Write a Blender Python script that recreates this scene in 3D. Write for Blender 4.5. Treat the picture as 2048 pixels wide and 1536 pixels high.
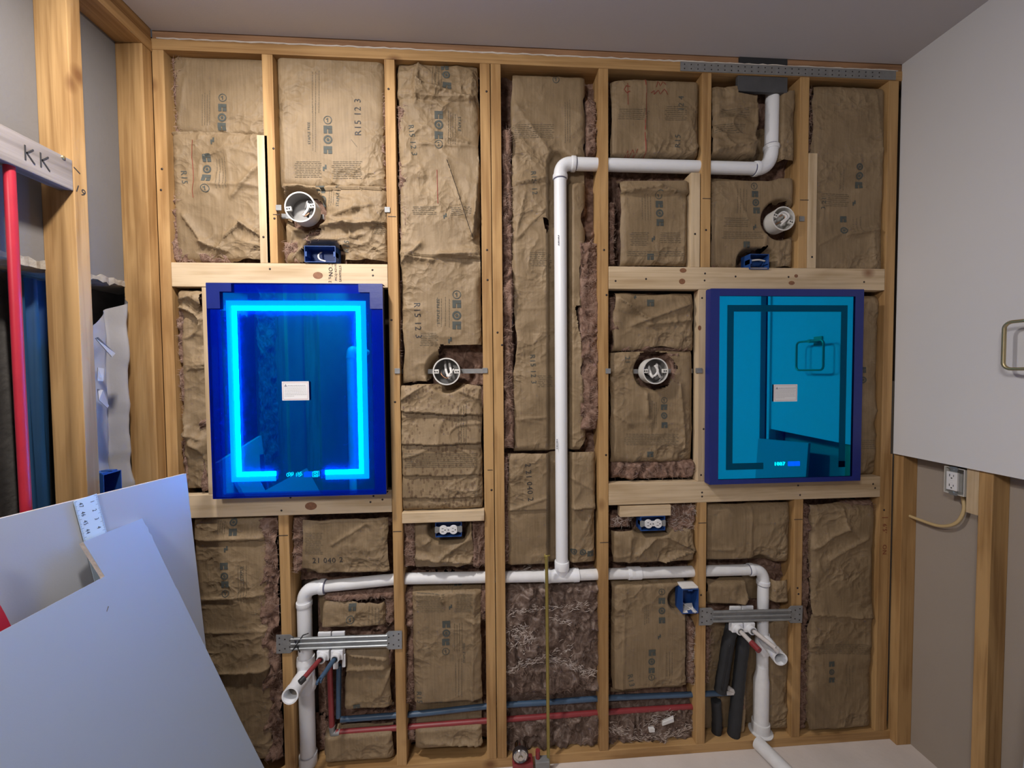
import bpy, bmesh, math, random
import numpy as np
from mathutils import Vector, Matrix

for o in list(bpy.data.objects): bpy.data.objects.remove(o)
scene = bpy.context.scene
COL = scene.collection

# ------------------------------------------------------------------ camera
FPX = 775.0
YAW, PITCH, ROLL = -0.0641331, 0.0315633, -0.00840059
CAM = np.array([0.0, -1.5, 1.581])

def world_to_cam():
    B = np.array([[1, 0, 0], [0, 0, -1], [0, 1, 0]], float)
    cy, sy = math.cos(YAW), math.sin(YAW); cp, sp = math.cos(PITCH), math.sin(PITCH); cr, sr = math.cos(ROLL), math.sin(ROLL)
    Ry = np.array([[cy, 0, sy], [0, 1, 0], [-sy, 0, cy]]); Rx = np.array([[1, 0, 0], [0, cp, -sp], [0, sp, cp]]); Rz = np.array([[cr, -sr, 0], [sr, cr, 0], [0, 0, 1]])
    return Rz @ Rx @ Ry @ B
RW = world_to_cam()
cam_data = bpy.data.cameras.new('camera'); cam = bpy.data.objects.new('camera', cam_data); COL.objects.link(cam)
cam_data.sensor_width = 36.0; cam_data.lens = FPX / 2048 * 36.0; cam_data.clip_start = 0.02
m3 = RW.T @ np.diag([1, -1, -1])
mm = Matrix.Identity(4)
for i in range(3):
    for j in range(3): mm[i][j] = m3[i, j]
    mm[i][3] = CAM[i]
cam.matrix_world = mm
scene.camera = cam

# ------------------------------------------------------------------ world, lights, exposure
world = bpy.data.worlds.new('world'); scene.world = world; world.use_nodes = True
world.node_tree.nodes['Background'].inputs[0].default_value = (0.55, 0.6, 0.7, 1)
world.node_tree.nodes['Background'].inputs[1].default_value = 0.05
def area_light(name, loc, target, size, power, color, spread=math.pi):
    l = bpy.data.lights.new(name, 'AREA'); l.energy = power; l.color = color; l.size = size; l.shape = 'DISK'; l.spread = spread
    o = bpy.data.objects.new(name, l); COL.objects.link(o); o.location = loc
    o.rotation_euler = (Vector(target) - Vector(loc)).to_track_quat('-Z', 'Y').to_euler(); return o
area_light('ceiling_lamp_light', (-0.70, -0.70, 2.77), (-0.60, -0.60, 0.0), 0.14, 20, (1.0, 0.95, 0.90))
area_light('rear_fill_light', (-0.95, -2.3, 2.74), (0.5, 0.0, 1.0), 0.5, 25, (1.0, 0.96, 0.93))  # added fill from behind the camera to soften shadows, no known fixture
cy = scene.cycles
cy.max_bounces = 6; cy.diffuse_bounces = 3; cy.glossy_bounces = 4; cy.transmission_bounces = 3; cy.transparent_max_bounces = 8; cy.caustics_reflective = False; cy.caustics_refractive = False; cy.adaptive_threshold = 0.04; cy.max_bounces = 5
vs = scene.view_settings
vs.view_transform = 'Standard'; vs.look = 'None'; vs.gamma = 1.0; vs.use_curve_mapping = False; vs.exposure = 0.52

# ------------------------------------------------------------------ geometry of the view: pixel to a point on a real plane
def ray(px, py): return RW.T @ np.array([(px - 1024) / FPX, (py - 768) / FPX, 1.0])
def P(px, py, Y=0.0):
    v = ray(px, py); return CAM + v * ((Y - CAM[1]) / v[1])
def PX(px, py, X):
    v = ray(px, py); return CAM + v * ((X - CAM[0]) / v[0])
def PN(px, py, p0, n):
    v = ray(px, py); return CAM + v * (np.dot(np.array(p0) - CAM, n) / np.dot(v, n))
def wx(px, py=740, Y=0.0): return P(px, py, Y)[0]
def wz(px, py, Y=0.0): return P(px, py, Y)[2]

# ------------------------------------------------------------------ materials
MATS = {}
def new_mat(name):
    m = bpy.data.materials.new(name); m.use_nodes = True; MATS[name] = m
    nt = m.node_tree; b = nt.nodes['Principled BSDF']; return m, nt, b
def N(nt, t, **kw):
    n = nt.nodes.new(t)
    for k, v in kw.items():
        if k in n.inputs.keys(): n.inputs[k].default_value = v
        else: setattr(n, k, v)
    return n
def plain(name, col, rough=0.5, metal=0.0, noise=0.0, nscale=30.0, bump=0.0, bscale=200.0, emis=None, estr=0.0, spec=0.5):
    m, nt, b = new_mat(name)
    b.inputs['Base Color'].default_value = (*col, 1); b.inputs['Roughness'].default_value = rough; b.inputs['Metallic'].default_value = metal
    b.inputs['Specular IOR Level'].default_value = spec
    tc = N(nt, 'ShaderNodeTexCoord')
    if noise:
        nz = N(nt, 'ShaderNodeTexNoise', Scale=nscale, Detail=5.0); nt.links.new(tc.outputs['Object'], nz.inputs['Vector'])
        mx = N(nt, 'ShaderNodeMix', data_type='RGBA'); mx.inputs[6].default_value = (*[c * (1 - noise) for c in col], 1); mx.inputs[7].default_value = (*[min(1, c * (1 + noise)) for c in col], 1)
        nt.links.new(nz.outputs['Fac'], mx.inputs[0]); nt.links.new(mx.outputs[2], b.inputs['Base Color'])
    if bump:
        nb = N(nt, 'ShaderNodeTexNoise', Scale=bscale, Detail=4.0); nt.links.new(tc.outputs['Object'], nb.inputs['Vector'])
        bp = N(nt, 'ShaderNodeBump', Strength=bump, Distance=0.004); nt.links.new(nb.outputs['Fac'], bp.inputs['Height']); nt.links.new(bp.outputs['Normal'], b.inputs['Normal'])
    if emis:
        b.inputs['Emission Color'].default_value = (*emis, 1); b.inputs['Emission Strength'].default_value = estr
    return m
def wood(name, axis, light, dark, knot, grain=1.0, rough=0.65):
    m, nt, b = new_mat(name); L = nt.links
    tc = N(nt, 'ShaderNodeTexCoord'); oi = N(nt, 'ShaderNodeObjectInfo')
    ad = N(nt, 'ShaderNodeVectorMath', operation='MULTIPLY_ADD')
    sc = N(nt, 'ShaderNodeCombineXYZ'); 
    for k in range(3): sc.inputs[k].default_value = (7.3, 11.1, 5.7)[k]
    mu = N(nt, 'ShaderNodeVectorMath', operation='SCALE'); L.new(sc.outputs[0], mu.inputs[0]); L.new(oi.outputs['Random'], mu.inputs['Scale'])
    a2 = N(nt, 'ShaderNodeVectorMath', operation='ADD'); L.new(tc.outputs['Object'], a2.inputs[0]); L.new(mu.outputs[0], a2.inputs[1])
    s = [70, 70, 70]; s['XYZ'.index(axis)] = 2.2
    mp = N(nt, 'ShaderNodeMapping'); mp.inputs['Scale'].default_value = s; L.new(a2.outputs[0], mp.inputs['Vector'])
    n1 = N(nt, 'ShaderNodeTexNoise', Scale=1.0, Detail=6.0, Distortion=0.6); L.new(mp.outputs[0], n1.inputs['Vector'])
    s2 = [9, 9, 9]; s2['XYZ'.index(axis)] = 1.6
    mp2 = N(nt, 'ShaderNodeMapping'); mp2.inputs['Scale'].default_value = s2; L.new(a2.outputs[0], mp2.inputs['Vector'])
    n2 = N(nt, 'ShaderNodeTexNoise', Scale=1.0, Detail=3.0, Distortion=1.2); L.new(mp2.outputs[0], n2.inputs['Vector'])
    md = N(nt, 'ShaderNodeMath', operation='MULTIPLY_ADD'); md.inputs[1].default_value = 0.45; L.new(n1.outputs['Fac'], md.inputs[0])
    m5 = N(nt, 'ShaderNodeMath', operation='MULTIPLY'); m5.inputs[1].default_value = 0.55; L.new(n2.outputs['Fac'], m5.inputs[0]); L.new(m5.outputs[0], md.inputs[2])
    cr = N(nt, 'ShaderNodeValToRGB'); L.new(md.outputs[0], cr.inputs['Fac'])
    cr.color_ramp.elements[0].position = 0.39; cr.color_ramp.elements[0].color = (*[c * .86 for c in dark], 1); cr.color_ramp.elements[1].position = 0.575; cr.color_ramp.elements[1].color = (*light, 1)
    s3 = [5.0, 5.0, 5.0]; s3['XYZ'.index(axis)] = 3.6
    mp3 = N(nt, 'ShaderNodeMapping'); mp3.inputs['Scale'].default_value = s3; L.new(a2.outputs[0], mp3.inputs['Vector'])
    vo = N(nt, 'ShaderNodeTexVoronoi', Scale=1.0); L.new(mp3.outputs[0], vo.inputs['Vector'])
    mr = N(nt, 'ShaderNodeMapRange'); mr.inputs['From Min'].default_value = 0.03; mr.inputs['From Max'].default_value = 0.13; mr.inputs['To Min'].default_value = 0.85; mr.inputs['To Max'].default_value = 0.0
    L.new(vo.outputs['Distance'], mr.inputs['Value'])
    mx = N(nt, 'ShaderNodeMix', data_type='RGBA'); L.new(mr.outputs[0], mx.inputs[0]); L.new(cr.outputs[0], mx.inputs[6]); mx.inputs[7].default_value = (*knot, 1)
    L.new(mx.outputs[2], b.inputs['Base Color']); b.inputs['Roughness'].default_value = rough; b.inputs['Specular IOR Level'].default_value = 0.3
    bp = N(nt, 'ShaderNodeBump', Strength=0.25, Distance=0.002); L.new(n1.outputs['Fac'], bp.inputs['Height']); L.new(bp.outputs['Normal'], b.inputs['Normal'])
    return m
OLD = ((0.51, 0.31, 0.132), (0.365, 0.20, 0.075), (0.15, 0.06, 0.02))
NEW = ((0.66, 0.51, 0.335), (0.53, 0.375, 0.215), (0.22, 0.09, 0.04))
for ax in 'XYZ':
    wood('old_wood_' + ax, ax, *OLD); wood('new_wood_' + ax, ax, *NEW)
wood('grey_wood_Y', 'Y', (0.30, 0.262, 0.24), (0.20, 0.168, 0.15), (0.3, 0.26, 0.24))
wood('red_wood_X', 'X', (0.42, 0.235, 0.125), (0.30, 0.16, 0.085), (0.1, 0.05, 0.03))

def paper_mat(name, c0, c1, spots=False):
    m, nt, b = new_mat(name); L = nt.links
    tc = N(nt, 'ShaderNodeTexCoord')
    n1 = N(nt, 'ShaderNodeTexNoise', Scale=7.0, Detail=6.0, Distortion=0.5); L.new(tc.outputs['Object'], n1.inputs['Vector'])
    mp = N(nt, 'ShaderNodeMapping'); mp.inputs['Scale'].default_value = (160, 160, 9); L.new(tc.outputs['Object'], mp.inputs['Vector'])
    n2 = N(nt, 'ShaderNodeTexNoise', Scale=1.0, Detail=3.0); L.new(mp.outputs[0], n2.inputs['Vector'])
    ma = N(nt, 'ShaderNodeMath', operation='MULTIPLY_ADD'); ma.inputs[1].default_value = 0.35; L.new(n2.outputs['Fac'], ma.inputs[0])
    mb = N(nt, 'ShaderNodeMath', operation='MULTIPLY'); mb.inputs[1].default_value = 0.65; L.new(n1.outputs['Fac'], mb.inputs[0]); L.new(mb.outputs[0], ma.inputs[2])
    cr = N(nt, 'ShaderNodeValToRGB'); L.new(ma.outputs[0], cr.inputs['Fac'])
    cr.color_ramp.elements[0].position = 0.35; cr.color_ramp.elements[0].color = (*c0, 1); cr.color_ramp.elements[1].position = 0.65; cr.color_ramp.elements[1].color = (*c1, 1)
    out = cr.outputs[0]
    if spots:
        mp3 = N(nt, 'ShaderNodeMapping'); mp3.inputs['Scale'].default_value = (75, 20, 42); L.new(tc.outputs['Object'], mp3.inputs['Vector'])
        vo = N(nt, 'ShaderNodeTexVoronoi', Scale=1.0); L.new(mp3.outputs[0], vo.inputs['Vector'])
        nn = N(nt, 'ShaderNodeTexNoise', Scale=14.0, Detail=2.0); L.new(tc.outputs['Object'], nn.inputs['Vector'])
        th = N(nt, 'ShaderNodeMath', operation='MULTIPLY'); th.inputs[1].default_value = 0.62; L.new(nn.outputs['Fac'], th.inputs[0])
        lt = N(nt, 'ShaderNodeMath', operation='LESS_THAN'); L.new(vo.outputs['Distance'], lt.inputs[0]); L.new(th.outputs[0], lt.inputs[1])
        m7 = N(nt, 'ShaderNodeMath', operation='MULTIPLY'); m7.inputs[1].default_value = 0.6; L.new(lt.outputs[0], m7.inputs[0])
        mx = N(nt, 'ShaderNodeMix', data_type='RGBA'); L.new(m7.outputs[0], mx.inputs[0]); L.new(out, mx.inputs[6]); mx.inputs[7].default_value = (0.10, 0.055, 0.03, 1)
        out = mx.outputs[2]
    L.new(out, b.inputs['Base Color']); b.inputs['Roughness'].default_value = 0.62; b.inputs['Specular IOR Level'].default_value = 0.35
    n3 = N(nt, 'ShaderNodeTexNoise', Scale=60.0, Detail=5.0, Distortion=0.8); L.new(tc.outputs['Object'], n3.inputs['Vector'])
    bp = N(nt, 'ShaderNodeBump', Strength=0.3, Distance=0.004); L.new(n3.outputs['Fac'], bp.inputs['Height'])
    # crumple facets, stronger in some patches
    nw = N(nt, 'ShaderNodeTexNoise', Scale=9.0, Detail=2.0); L.new(tc.outputs['Object'], nw.inputs['Vector'])
    wv = N(nt, 'ShaderNodeVectorMath', operation='SCALE'); wv.inputs['Scale'].default_value = 0.10; L.new(nw.outputs['Color'], wv.inputs[0])
    av = N(nt, 'ShaderNodeVectorMath', operation='ADD'); L.new(tc.outputs['Object'], av.inputs[0]); L.new(wv.outputs[0], av.inputs[1])
    pm = N(nt, 'ShaderNodeTexNoise', Scale=5.0, Detail=1.0); L.new(tc.outputs['Object'], pm.inputs['Vector'])
    pr = N(nt, 'ShaderNodeMapRange'); pr.inputs['From Min'].default_value = 0.42; pr.inputs['From Max'].default_value = 0.66; pr.inputs['To Min'].default_value = 0.05; pr.inputs['To Max'].default_value = 1.0; L.new(pm.outputs['Fac'], pr.inputs['Value'])
    prev = bp
    for sc_, ds in ((17.0, 0.030), (43.0, 0.011)):
        vo2 = N(nt, 'ShaderNodeTexVoronoi', Scale=sc_); L.new(av.outputs[0], vo2.inputs['Vector'])
        b2 = N(nt, 'ShaderNodeBump', Distance=ds); L.new(vo2.outputs['Distance'], b2.inputs['Height']); L.new(prev.outputs['Normal'], b2.inputs['Normal'])
        st2 = N(nt, 'ShaderNodeMath', operation='MULTIPLY'); st2.inputs[1].default_value = 0.55; L.new(pr.outputs[0], st2.inputs[0]); L.new(st2.outputs[0], b2.inputs['Strength']); prev = b2
    L.new(prev.outputs['Normal'], b.inputs['Normal'])
    return m
paper_mat('kraft_paper', (0.195, 0.134, 0.073), (0.300, 0.214, 0.124))
paper_mat('kraft_paper_stained', (0.195, 0.134, 0.073), (0.300, 0.214, 0.124), spots=True)
def fibre_mat(name, c0, c1, c2):
    m, nt, b = new_mat(name); L = nt.links
    tc = N(nt, 'ShaderNodeTexCoord')
    n1 = N(nt, 'ShaderNodeTexNoise', Scale=22.0, Detail=8.0, Distortion=2.0); L.new(tc.outputs['Object'], n1.inputs['Vector'])
    cr = N(nt, 'ShaderNodeValToRGB'); L.new(n1.outputs['Fac'], cr.inputs['Fac'])
    e = cr.color_ramp.elements; e[0].position = 0.3; e[0].color = (*c0, 1); e[1].position = 0.52; e[1].color = (*c1, 1)
    q = e.new(0.70); q.color = (*c2, 1)
    L.new(cr.outputs[0], b.inputs['Base Color']); b.inputs['Roughness'].default_value = 0.95; b.inputs['Specular IOR Level'].default_value = 0.05
    n2 = N(nt, 'ShaderNodeTexNoise', Scale=130.0, Detail=6.0, Distortion=3.0); L.new(tc.outputs['Object'], n2.inputs['Vector'])
    bp = N(nt, 'ShaderNodeBump', Strength=0.9, Distance=0.006); L.new(n2.outputs['Fac'], bp.inputs['Height']); L.new(bp.outputs['Normal'], b.inputs['Normal'])
    return m
fibre_mat('fibreglass', (0.13, 0.075, 0.056), (0.27, 0.165, 0.122), (0.40, 0.27, 0.21))
fibre_mat('fibreglass_brown', (0.11, 0.074, 0.058), (0.20, 0.138, 0.110), (0.38, 0.30, 0.255))
plain('fibre_strand', (0.36, 0.245, 0.19), 0.9, noise=0.3, nscale=12)
plain('fibre_strand_white', (0.62, 0.53, 0.47), 0.9, noise=0.2, nscale=12)
plain('ink', (0.068, 0.074, 0.066), 0.8, noise=0.25, nscale=90)
plain('ink_fine', (0.135, 0.105, 0.068), 0.8, noise=0.2, nscale=120)
plain('ink_black', (0.03, 0.028, 0.03), 0.7, noise=0.2, nscale=60)
plain('red_marker', (0.22, 0.035, 0.02), 0.7, noise=0.2, nscale=60)
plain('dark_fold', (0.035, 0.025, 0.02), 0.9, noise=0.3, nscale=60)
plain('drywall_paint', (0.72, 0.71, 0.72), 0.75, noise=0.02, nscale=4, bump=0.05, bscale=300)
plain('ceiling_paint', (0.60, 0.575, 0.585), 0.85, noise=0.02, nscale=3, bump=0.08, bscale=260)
plain('drywall_face_shaded', (0.27, 0.30, 0.345), 0.85, noise=0.03, nscale=5, bump=0.04, bscale=300)  # darker copy of the drywall face: dimmer, bluer light put into the colour
plain('drywall_face', (0.37, 0.385, 0.415), 0.8, noise=0.025, nscale=5, bump=0.04, bscale=300)
plain('gypsum_edge', (0.55, 0.48, 0.44), 0.95, noise=0.15, nscale=40, bump=0.5, bscale=90)
plain('grey_backing', (0.175, 0.165, 0.16), 0.9, noise=0.06, nscale=9, bump=0.15, bscale=120)
plain('brown_backing', (0.36, 0.305, 0.255), 0.9, noise=0.05, nscale=6, bump=0.1, bscale=120)
plain('concrete', (0.105, 0.095, 0.085), 0.95, noise=0.55, nscale=16, bump=0.8, bscale=45)
plain('concrete_ledge', (0.34, 0.30, 0.25), 0.95, noise=0.4, nscale=30, bump=0.9, bscale=60)
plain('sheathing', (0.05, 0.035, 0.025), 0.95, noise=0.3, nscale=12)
plain('subfloor', (0.68, 0.61, 0.57), 0.9, noise=0.14, nscale=7, bump=0.25, bscale=60)
plain('pvc', (0.86, 0.87, 0.90), 0.32, noise=0.03, nscale=14)
plain('pvc_dusty', (0.78, 0.775, 0.78), 0.55, noise=0.12, nscale=30)
plain('pvc_print', (0.25, 0.26, 0.3), 0.6, noise=0.2, nscale=200)
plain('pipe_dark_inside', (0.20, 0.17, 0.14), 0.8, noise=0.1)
plain('pvc_primer', (0.14, 0.14, 0.22), 0.6, noise=0.3, nscale=60)
plain('pex_red', (0.25, 0.032, 0.036), 0.42, noise=0.22, nscale=25)
plain('pex_red_bright', (0.46, 0.02, 0.04), 0.4, noise=0.15, nscale=18)
plain('pex_blue', (0.05, 0.095, 0.165), 0.42, noise=0.25, nscale=25)
plain('pex_white', (0.62, 0.58, 0.56), 0.5, noise=0.1, nscale=40)
plain('foam_black', (0.022, 0.023, 0.026), 0.75, noise=0.35, nscale=20, bump=0.2, bscale=60)
plain('steel', (0.42, 0.44, 0.45), 0.42, metal=0.8, noise=0.15, nscale=40)
plain('steel_dull', (0.27, 0.27, 0.27), 0.6, metal=0.35, noise=0.25, nscale=50)
plain('flashing_dark', (0.075, 0.075, 0.08), 0.7, noise=0.3, nscale=30)
plain('screw_dark', (0.05, 0.04, 0.04), 0.5, metal=0.6, noise=0.2)
plain('box_white', (0.66, 0.64, 0.60), 0.5, noise=0.05, nscale=40)
plain('box_grey_inside', (0.30, 0.29, 0.28), 0.6, noise=0.12, nscale=30)
plain('box_blue', (0.018, 0.07, 0.26), 0.42, noise=0.12, nscale=30)
plain('wire_white', (0.66, 0.64, 0.62), 0.5, noise=0.08, nscale=60)
plain('wire_black', (0.02, 0.02, 0.022), 0.5, noise=0.1)
plain('wire_copper', (0.42, 0.22, 0.12), 0.4, metal=0.6, noise=0.2)
plain('outlet_white', (0.78, 0.77, 0.78), 0.35, noise=0.03, nscale=30)
plain('slot_dark', (0.03, 0.03, 0.03), 0.8, noise=0.1)
plain('cable_yellow', (0.58, 0.43, 0.22), 0.5, noise=0.1, nscale=30)
plain('brass', (0.44, 0.36, 0.20), 0.36, metal=0.75, noise=0.12, nscale=30)
plain('brass_rod', (0.30, 0.235, 0.06), 0.42, metal=0.45, noise=0.25, nscale=30)
plain('chrome', (0.6, 0.58, 0.55), 0.15, metal=1.0, noise=0.05)
plain('poly_sheet', (0.38, 0.355, 0.34), 0.42, noise=0.08, nscale=14, bump=0.3, bscale=25)
plain('ruler_blue_lit', (0.55, 0.68, 0.80), 0.45, noise=0.03, nscale=40)  # white blade with the mirror's blue light mixed into its colour
plain('panel_dark', (0.22, 0.20, 0.18), 0.8, noise=0.2, nscale=8)
plain('debris_white', (0.74, 0.72, 0.70), 0.9, noise=0.1, nscale=30)
plain('caulk', (0.66, 0.60, 0.54), 0.8, noise=0.2, nscale=40)
plain('mirror_case', (0.02, 0.022, 0.03), 0.5, noise=0.1)
plain('mirror_glass', (0.93, 0.94, 0.94), 0.012, metal=1.0, noise=0.005)
plain('frosted_strip', (0.10, 0.10, 0.105), 0.6, noise=0.03)
plain('sticker_white', (0.80, 0.79, 0.80), 0.6, noise=0.02)
plain('sticker_print', (0.25, 0.25, 0.3), 0.7, noise=0.1)
plain('sticker_red', (0.45, 0.2, 0.24), 0.7, noise=0.1)
plain('tape_navy', (0.006, 0.018, 0.175), 0.38, noise=0.12, nscale=24, bump=0.1, bscale=60)
plain('gap_shade_blue', (0.010, 0.055, 0.13), 0.6, noise=0.25, nscale=10)
def emit(name, col, s):
    m, nt, b = new_mat(name); b.inputs['Base Color'].default_value = (0.02, 0.02, 0.02, 1); b.inputs['Emission Color'].default_value = (*col, 1); b.inputs['Emission Strength'].default_value = s
    n = N(nt, 'ShaderNodeTexNoise', Scale=3.0); r = N(nt, 'ShaderNodeMapRange'); r.inputs['To Min'].default_value = s * 0.92; r.inputs['To Max'].default_value = s * 1.08
    nt.links.new(n.outputs['Fac'], r.inputs['Value']); nt.links.new(r.outputs[0], b.inputs['Emission Strength']); return m
emit('led_core', (0.9, 0.42, 1.0), 70.0)
emit('led_soft', (0.3, 0.40, 1.0), 1.25)
emit('clock_cyan', (0.5, 1.0, 1.0), 1.5)
emit('clock_blue', (0.1, 0.12, 1.0), 0.9)
def film(name, t, d, fac_diff, fac_trans, gloss=0.04):
    m, nt, b = new_mat(name); L = nt.links; nt.nodes.remove(b); out = nt.nodes['Material Output']
    tr = N(nt, 'ShaderNodeBsdfTransparent'); tr.inputs[0].default_value = (*t, 1)
    tl = N(nt, 'ShaderNodeBsdfTranslucent'); tl.inputs[0].default_value = (*d, 1)
    df = N(nt, 'ShaderNodeBsdfDiffuse'); df.inputs[0].default_value = (*d, 1)
    gl = N(nt, 'ShaderNodeBsdfGlossy'); gl.inputs['Roughness'].default_value = 0.15
    nz = N(nt, 'ShaderNodeTexNoise', Scale=9.0, Detail=3.0); tc = N(nt, 'ShaderNodeTexCoord'); L.new(tc.outputs['Object'], nz.inputs['Vector'])
    mr = N(nt, 'ShaderNodeMapRange'); mr.inputs['To Min'].default_value = fac_trans * 0.85; mr.inputs['To Max'].default_value = fac_trans * 1.15; L.new(nz.outputs['Fac'], mr.inputs['Value'])
    m1 = N(nt, 'ShaderNodeMixShader'); L.new(mr.outputs[0], m1.inputs[0]); L.new(tr.outputs[0], m1.inputs[1]); L.new(tl.outputs[0], m1.inputs[2])
    m2 = N(nt, 'ShaderNodeMixShader'); m2.inputs[0].default_value = fac_diff; L.new(m1.outputs[0], m2.inputs[1]); L.new(df.outputs[0], m2.inputs[2])
    m3_ = N(nt, 'ShaderNodeMixShader'); m3_.inputs[0].default_value = gloss; L.new(m2.outputs[0], m3_.inputs[1]); L.new(gl.outputs[0], m3_.inputs[2])
    L.new(m3_.outputs[0], out.inputs['Surface']); return m
film('blue_film', (0.0, 0.86, 1.0), (0.0, 0.05, 1.0), 0.006, 0.022, 0.006)
film('blue_film_lit', (0.0, 0.82, 1.0), (0.0, 0.10, 1.0), 0.006, 0.085, 0.006)
film('blue_film_double', (0.0, 0.72, 0.97), (0.0, 0.09, 1.0), 0.02, 0.13, 0.01)

# ------------------------------------------------------------------ mesh helpers
ORIG = {}
class MB:
    def __init__(s, frame=None): s.v = []; s.f = []; s.frame = frame
    def add(s, vs, fs):
        b = len(s.v)
        if s.frame is not None:
            O, U, V, W = s.frame
            vs = [tuple(O[k] + U[k] * p[0] + V[k] * p[1] + W[k] * p[2] for k in range(3)) for p in vs]
        s.v.extend([tuple(map(float, p)) for p in vs]); s.f.extend([tuple(b + i for i in q) for q in fs])
    def box(s, x0, x1, y0, y1, z0, z1, bev=0.0):
        x0, x1 = min(x0, x1), max(x0, x1); y0, y1 = min(y0, y1), max(y0, y1); z0, z1 = min(z0, z1), max(z0, z1)
        if bev <= 0:
            vs = [(x, y, z) for x in (x0, x1) for y in (y0, y1) for z in (z0, z1)]
            s.add(vs, [(0, 1, 3, 2), (4, 6, 7, 5), (0, 4, 5, 1), (2, 3, 7, 6), (0, 2, 6, 4), (1, 5, 7, 3)]); return
        bm = bmesh.new(); bmesh.ops.create_cube(bm, size=1.0)
        for v in bm.verts: v.co = Vector(((x0 + x1) / 2 + v.co.x * (x1 - x0), (y0 + y1) / 2 + v.co.y * (y1 - y0), (z0 + z1) / 2 + v.co.z * (z1 - z0)))
        bmesh.ops.bevel(bm, geom=list(bm.edges), offset=bev, segments=2, affect='EDGES', profile=0.6)
        bm.verts.index_update(); s.add([tuple(v.co) for v in bm.verts], [tuple(v.index for v in f.verts) for f in bm.faces]); bm.free()
    def tube(s, path, r, n=16, caps=True, closed=False):
        pts = [Vector(p) for p in path]; m = len(pts); rs = r if isinstance(r, (list, tuple)) else [r] * m
        tan = []
        for i in range(m):
            a = pts[i - 1] if (i > 0 or closed) else pts[i]; b = pts[(i + 1) % m] if (i < m - 1 or closed) else pts[i]
            tan.append((b - a).normalized())
        t = tan[0]; nrm = t.orthogonal().normalized(); rings = []; vs = []
        for i in range(m):
            if i: nrm = tan[i - 1].rotation_difference(tan[i]) @ nrm
            bn = tan[i].cross(nrm)
            for k in range(n):
                a = 2 * math.pi * k / n; vs.append(tuple(pts[i] + (nrm * math.cos(a) + bn * math.sin(a)) * rs[i]))
        fs = []
        for i in range(m if closed else m - 1):
            j = (i + 1) % m
            for k in range(n): fs.append((i * n + k, i * n + (k + 1) % n, j * n + (k + 1) % n, j * n + k))
        if caps and not closed: fs.append(tuple(range(n - 1, -1, -1))); fs.append(tuple((m - 1) * n + k for k in range(n)))
        s.add(vs, fs)
    def lathe(s, prof, c, axis, n=28):
        # prof: (radius, along) ; axis unit vector ; c origin
        ax = Vector(axis).normalized(); u = ax.orthogonal().normalized(); w = ax.cross(u); c = Vector(c); vs = []; fs = []
        for r, h in prof:
            for k in range(n):
                a = 2 * math.pi * k / n; vs.append(tuple(c + ax * h + (u * math.cos(a) + w * math.sin(a)) * r))
        for i in range(len(prof) - 1):
            for k in range(n): fs.append((i * n + k, i * n + (k + 1) % n, (i + 1) * n + (k + 1) % n, (i + 1) * n + k))
        s.add(vs, fs)
    def prism(s, poly, off):
        # poly: 3-D outline, off: extrusion vector
        n = len(poly); q = [tuple(np.array(p) + np.array(off)) for p in poly]
        fs = [tuple(range(n)), tuple(range(2 * n - 1, n - 1, -1))] + [(i, i + n, (i + 1) % n + n, (i + 1) % n) for i in range(n)]
        s.add([tuple(p) for p in poly] + q, fs)
    def build(s, name, mat, parent=None, smooth=False, label=None, cat=None, group=None, kind=None):
        v = np.array(s.v)
        if parent is None: L = np.array([(v[:, 0].min() + v[:, 0].max()) / 2, (v[:, 1].min() + v[:, 1].max()) / 2, v[:, 2].min()])
        else: L = ORIG[parent.name]
        me = bpy.data.meshes.new(name); me.from_pydata([tuple(p) for p in (v - L)], [], s.f)
        bm = bmesh.new(); bm.from_mesh(me); bmesh.ops.recalc_face_normals(bm, faces=bm.faces); bm.to_mesh(me); bm.free()
        return finish(name, me, mat, parent, L, smooth, label, cat, group, kind)
def finish(name, me, mat, parent, L, smooth, label=None, cat=None, group=None, kind=None):
    me.materials.append(MATS[mat])
    if smooth:
        me.polygons.foreach_set('use_smooth', [True] * len(me.polygons))
        if smooth == 'angle': me.set_sharp_from_angle(angle=math.radians(40))
    o = bpy.data.objects.new(name, me); COL.objects.link(o); ORIG[o.name] = np.array(L)
    if parent is None: o.location = tuple(L)
    else: o.parent = parent
    tag(o, label, cat, group, kind); return o
def tag(o, label=None, cat=None, group=None, kind=None):
    if label: o['label'] = label
    if cat: o['category'] = cat
    if group: o['group'] = group
    if kind: o['kind'] = kind
    return o
def thing(name, loc, label, cat, group=None):
    o = bpy.data.objects.new(name, None); COL.objects.link(o); o.location = tuple(map(float, loc)); o.empty_display_size = 0.05
    ORIG[o.name] = np.array(loc, float); return tag(o, label, cat, group)
def grid_mesh(name, Xg, Yg, Zg, mat, parent, keep=None, smooth=True, kind=None):
    r, c = Xg.shape; L = ORIG[parent.name]
    co = np.stack([Xg, Yg, Zg], -1).reshape(-1, 3) - L
    idx = np.arange(r * c).reshape(r, c)
    q = np.stack([idx[:-1, :-1], idx[:-1, 1:], idx[1:, 1:], idx[1:, :-1]], -1).reshape(-1, 4)
    if keep is not None: q = q[keep.reshape(-1)]
    me = bpy.data.meshes.new(name); me.vertices.add(len(co)); me.vertices.foreach_set('co', co.reshape(-1).astype(np.float32))
    me.loops.add(q.size); me.loops.foreach_set('vertex_index', q.reshape(-1).astype(np.int32))
    me.polygons.add(len(q)); me.polygons.foreach_set('loop_start', np.arange(0, q.size, 4, dtype=np.int32))
    me.update(calc_edges=True); me.validate()
    return finish(name, me, mat, parent, L, smooth, kind=kind)

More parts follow.
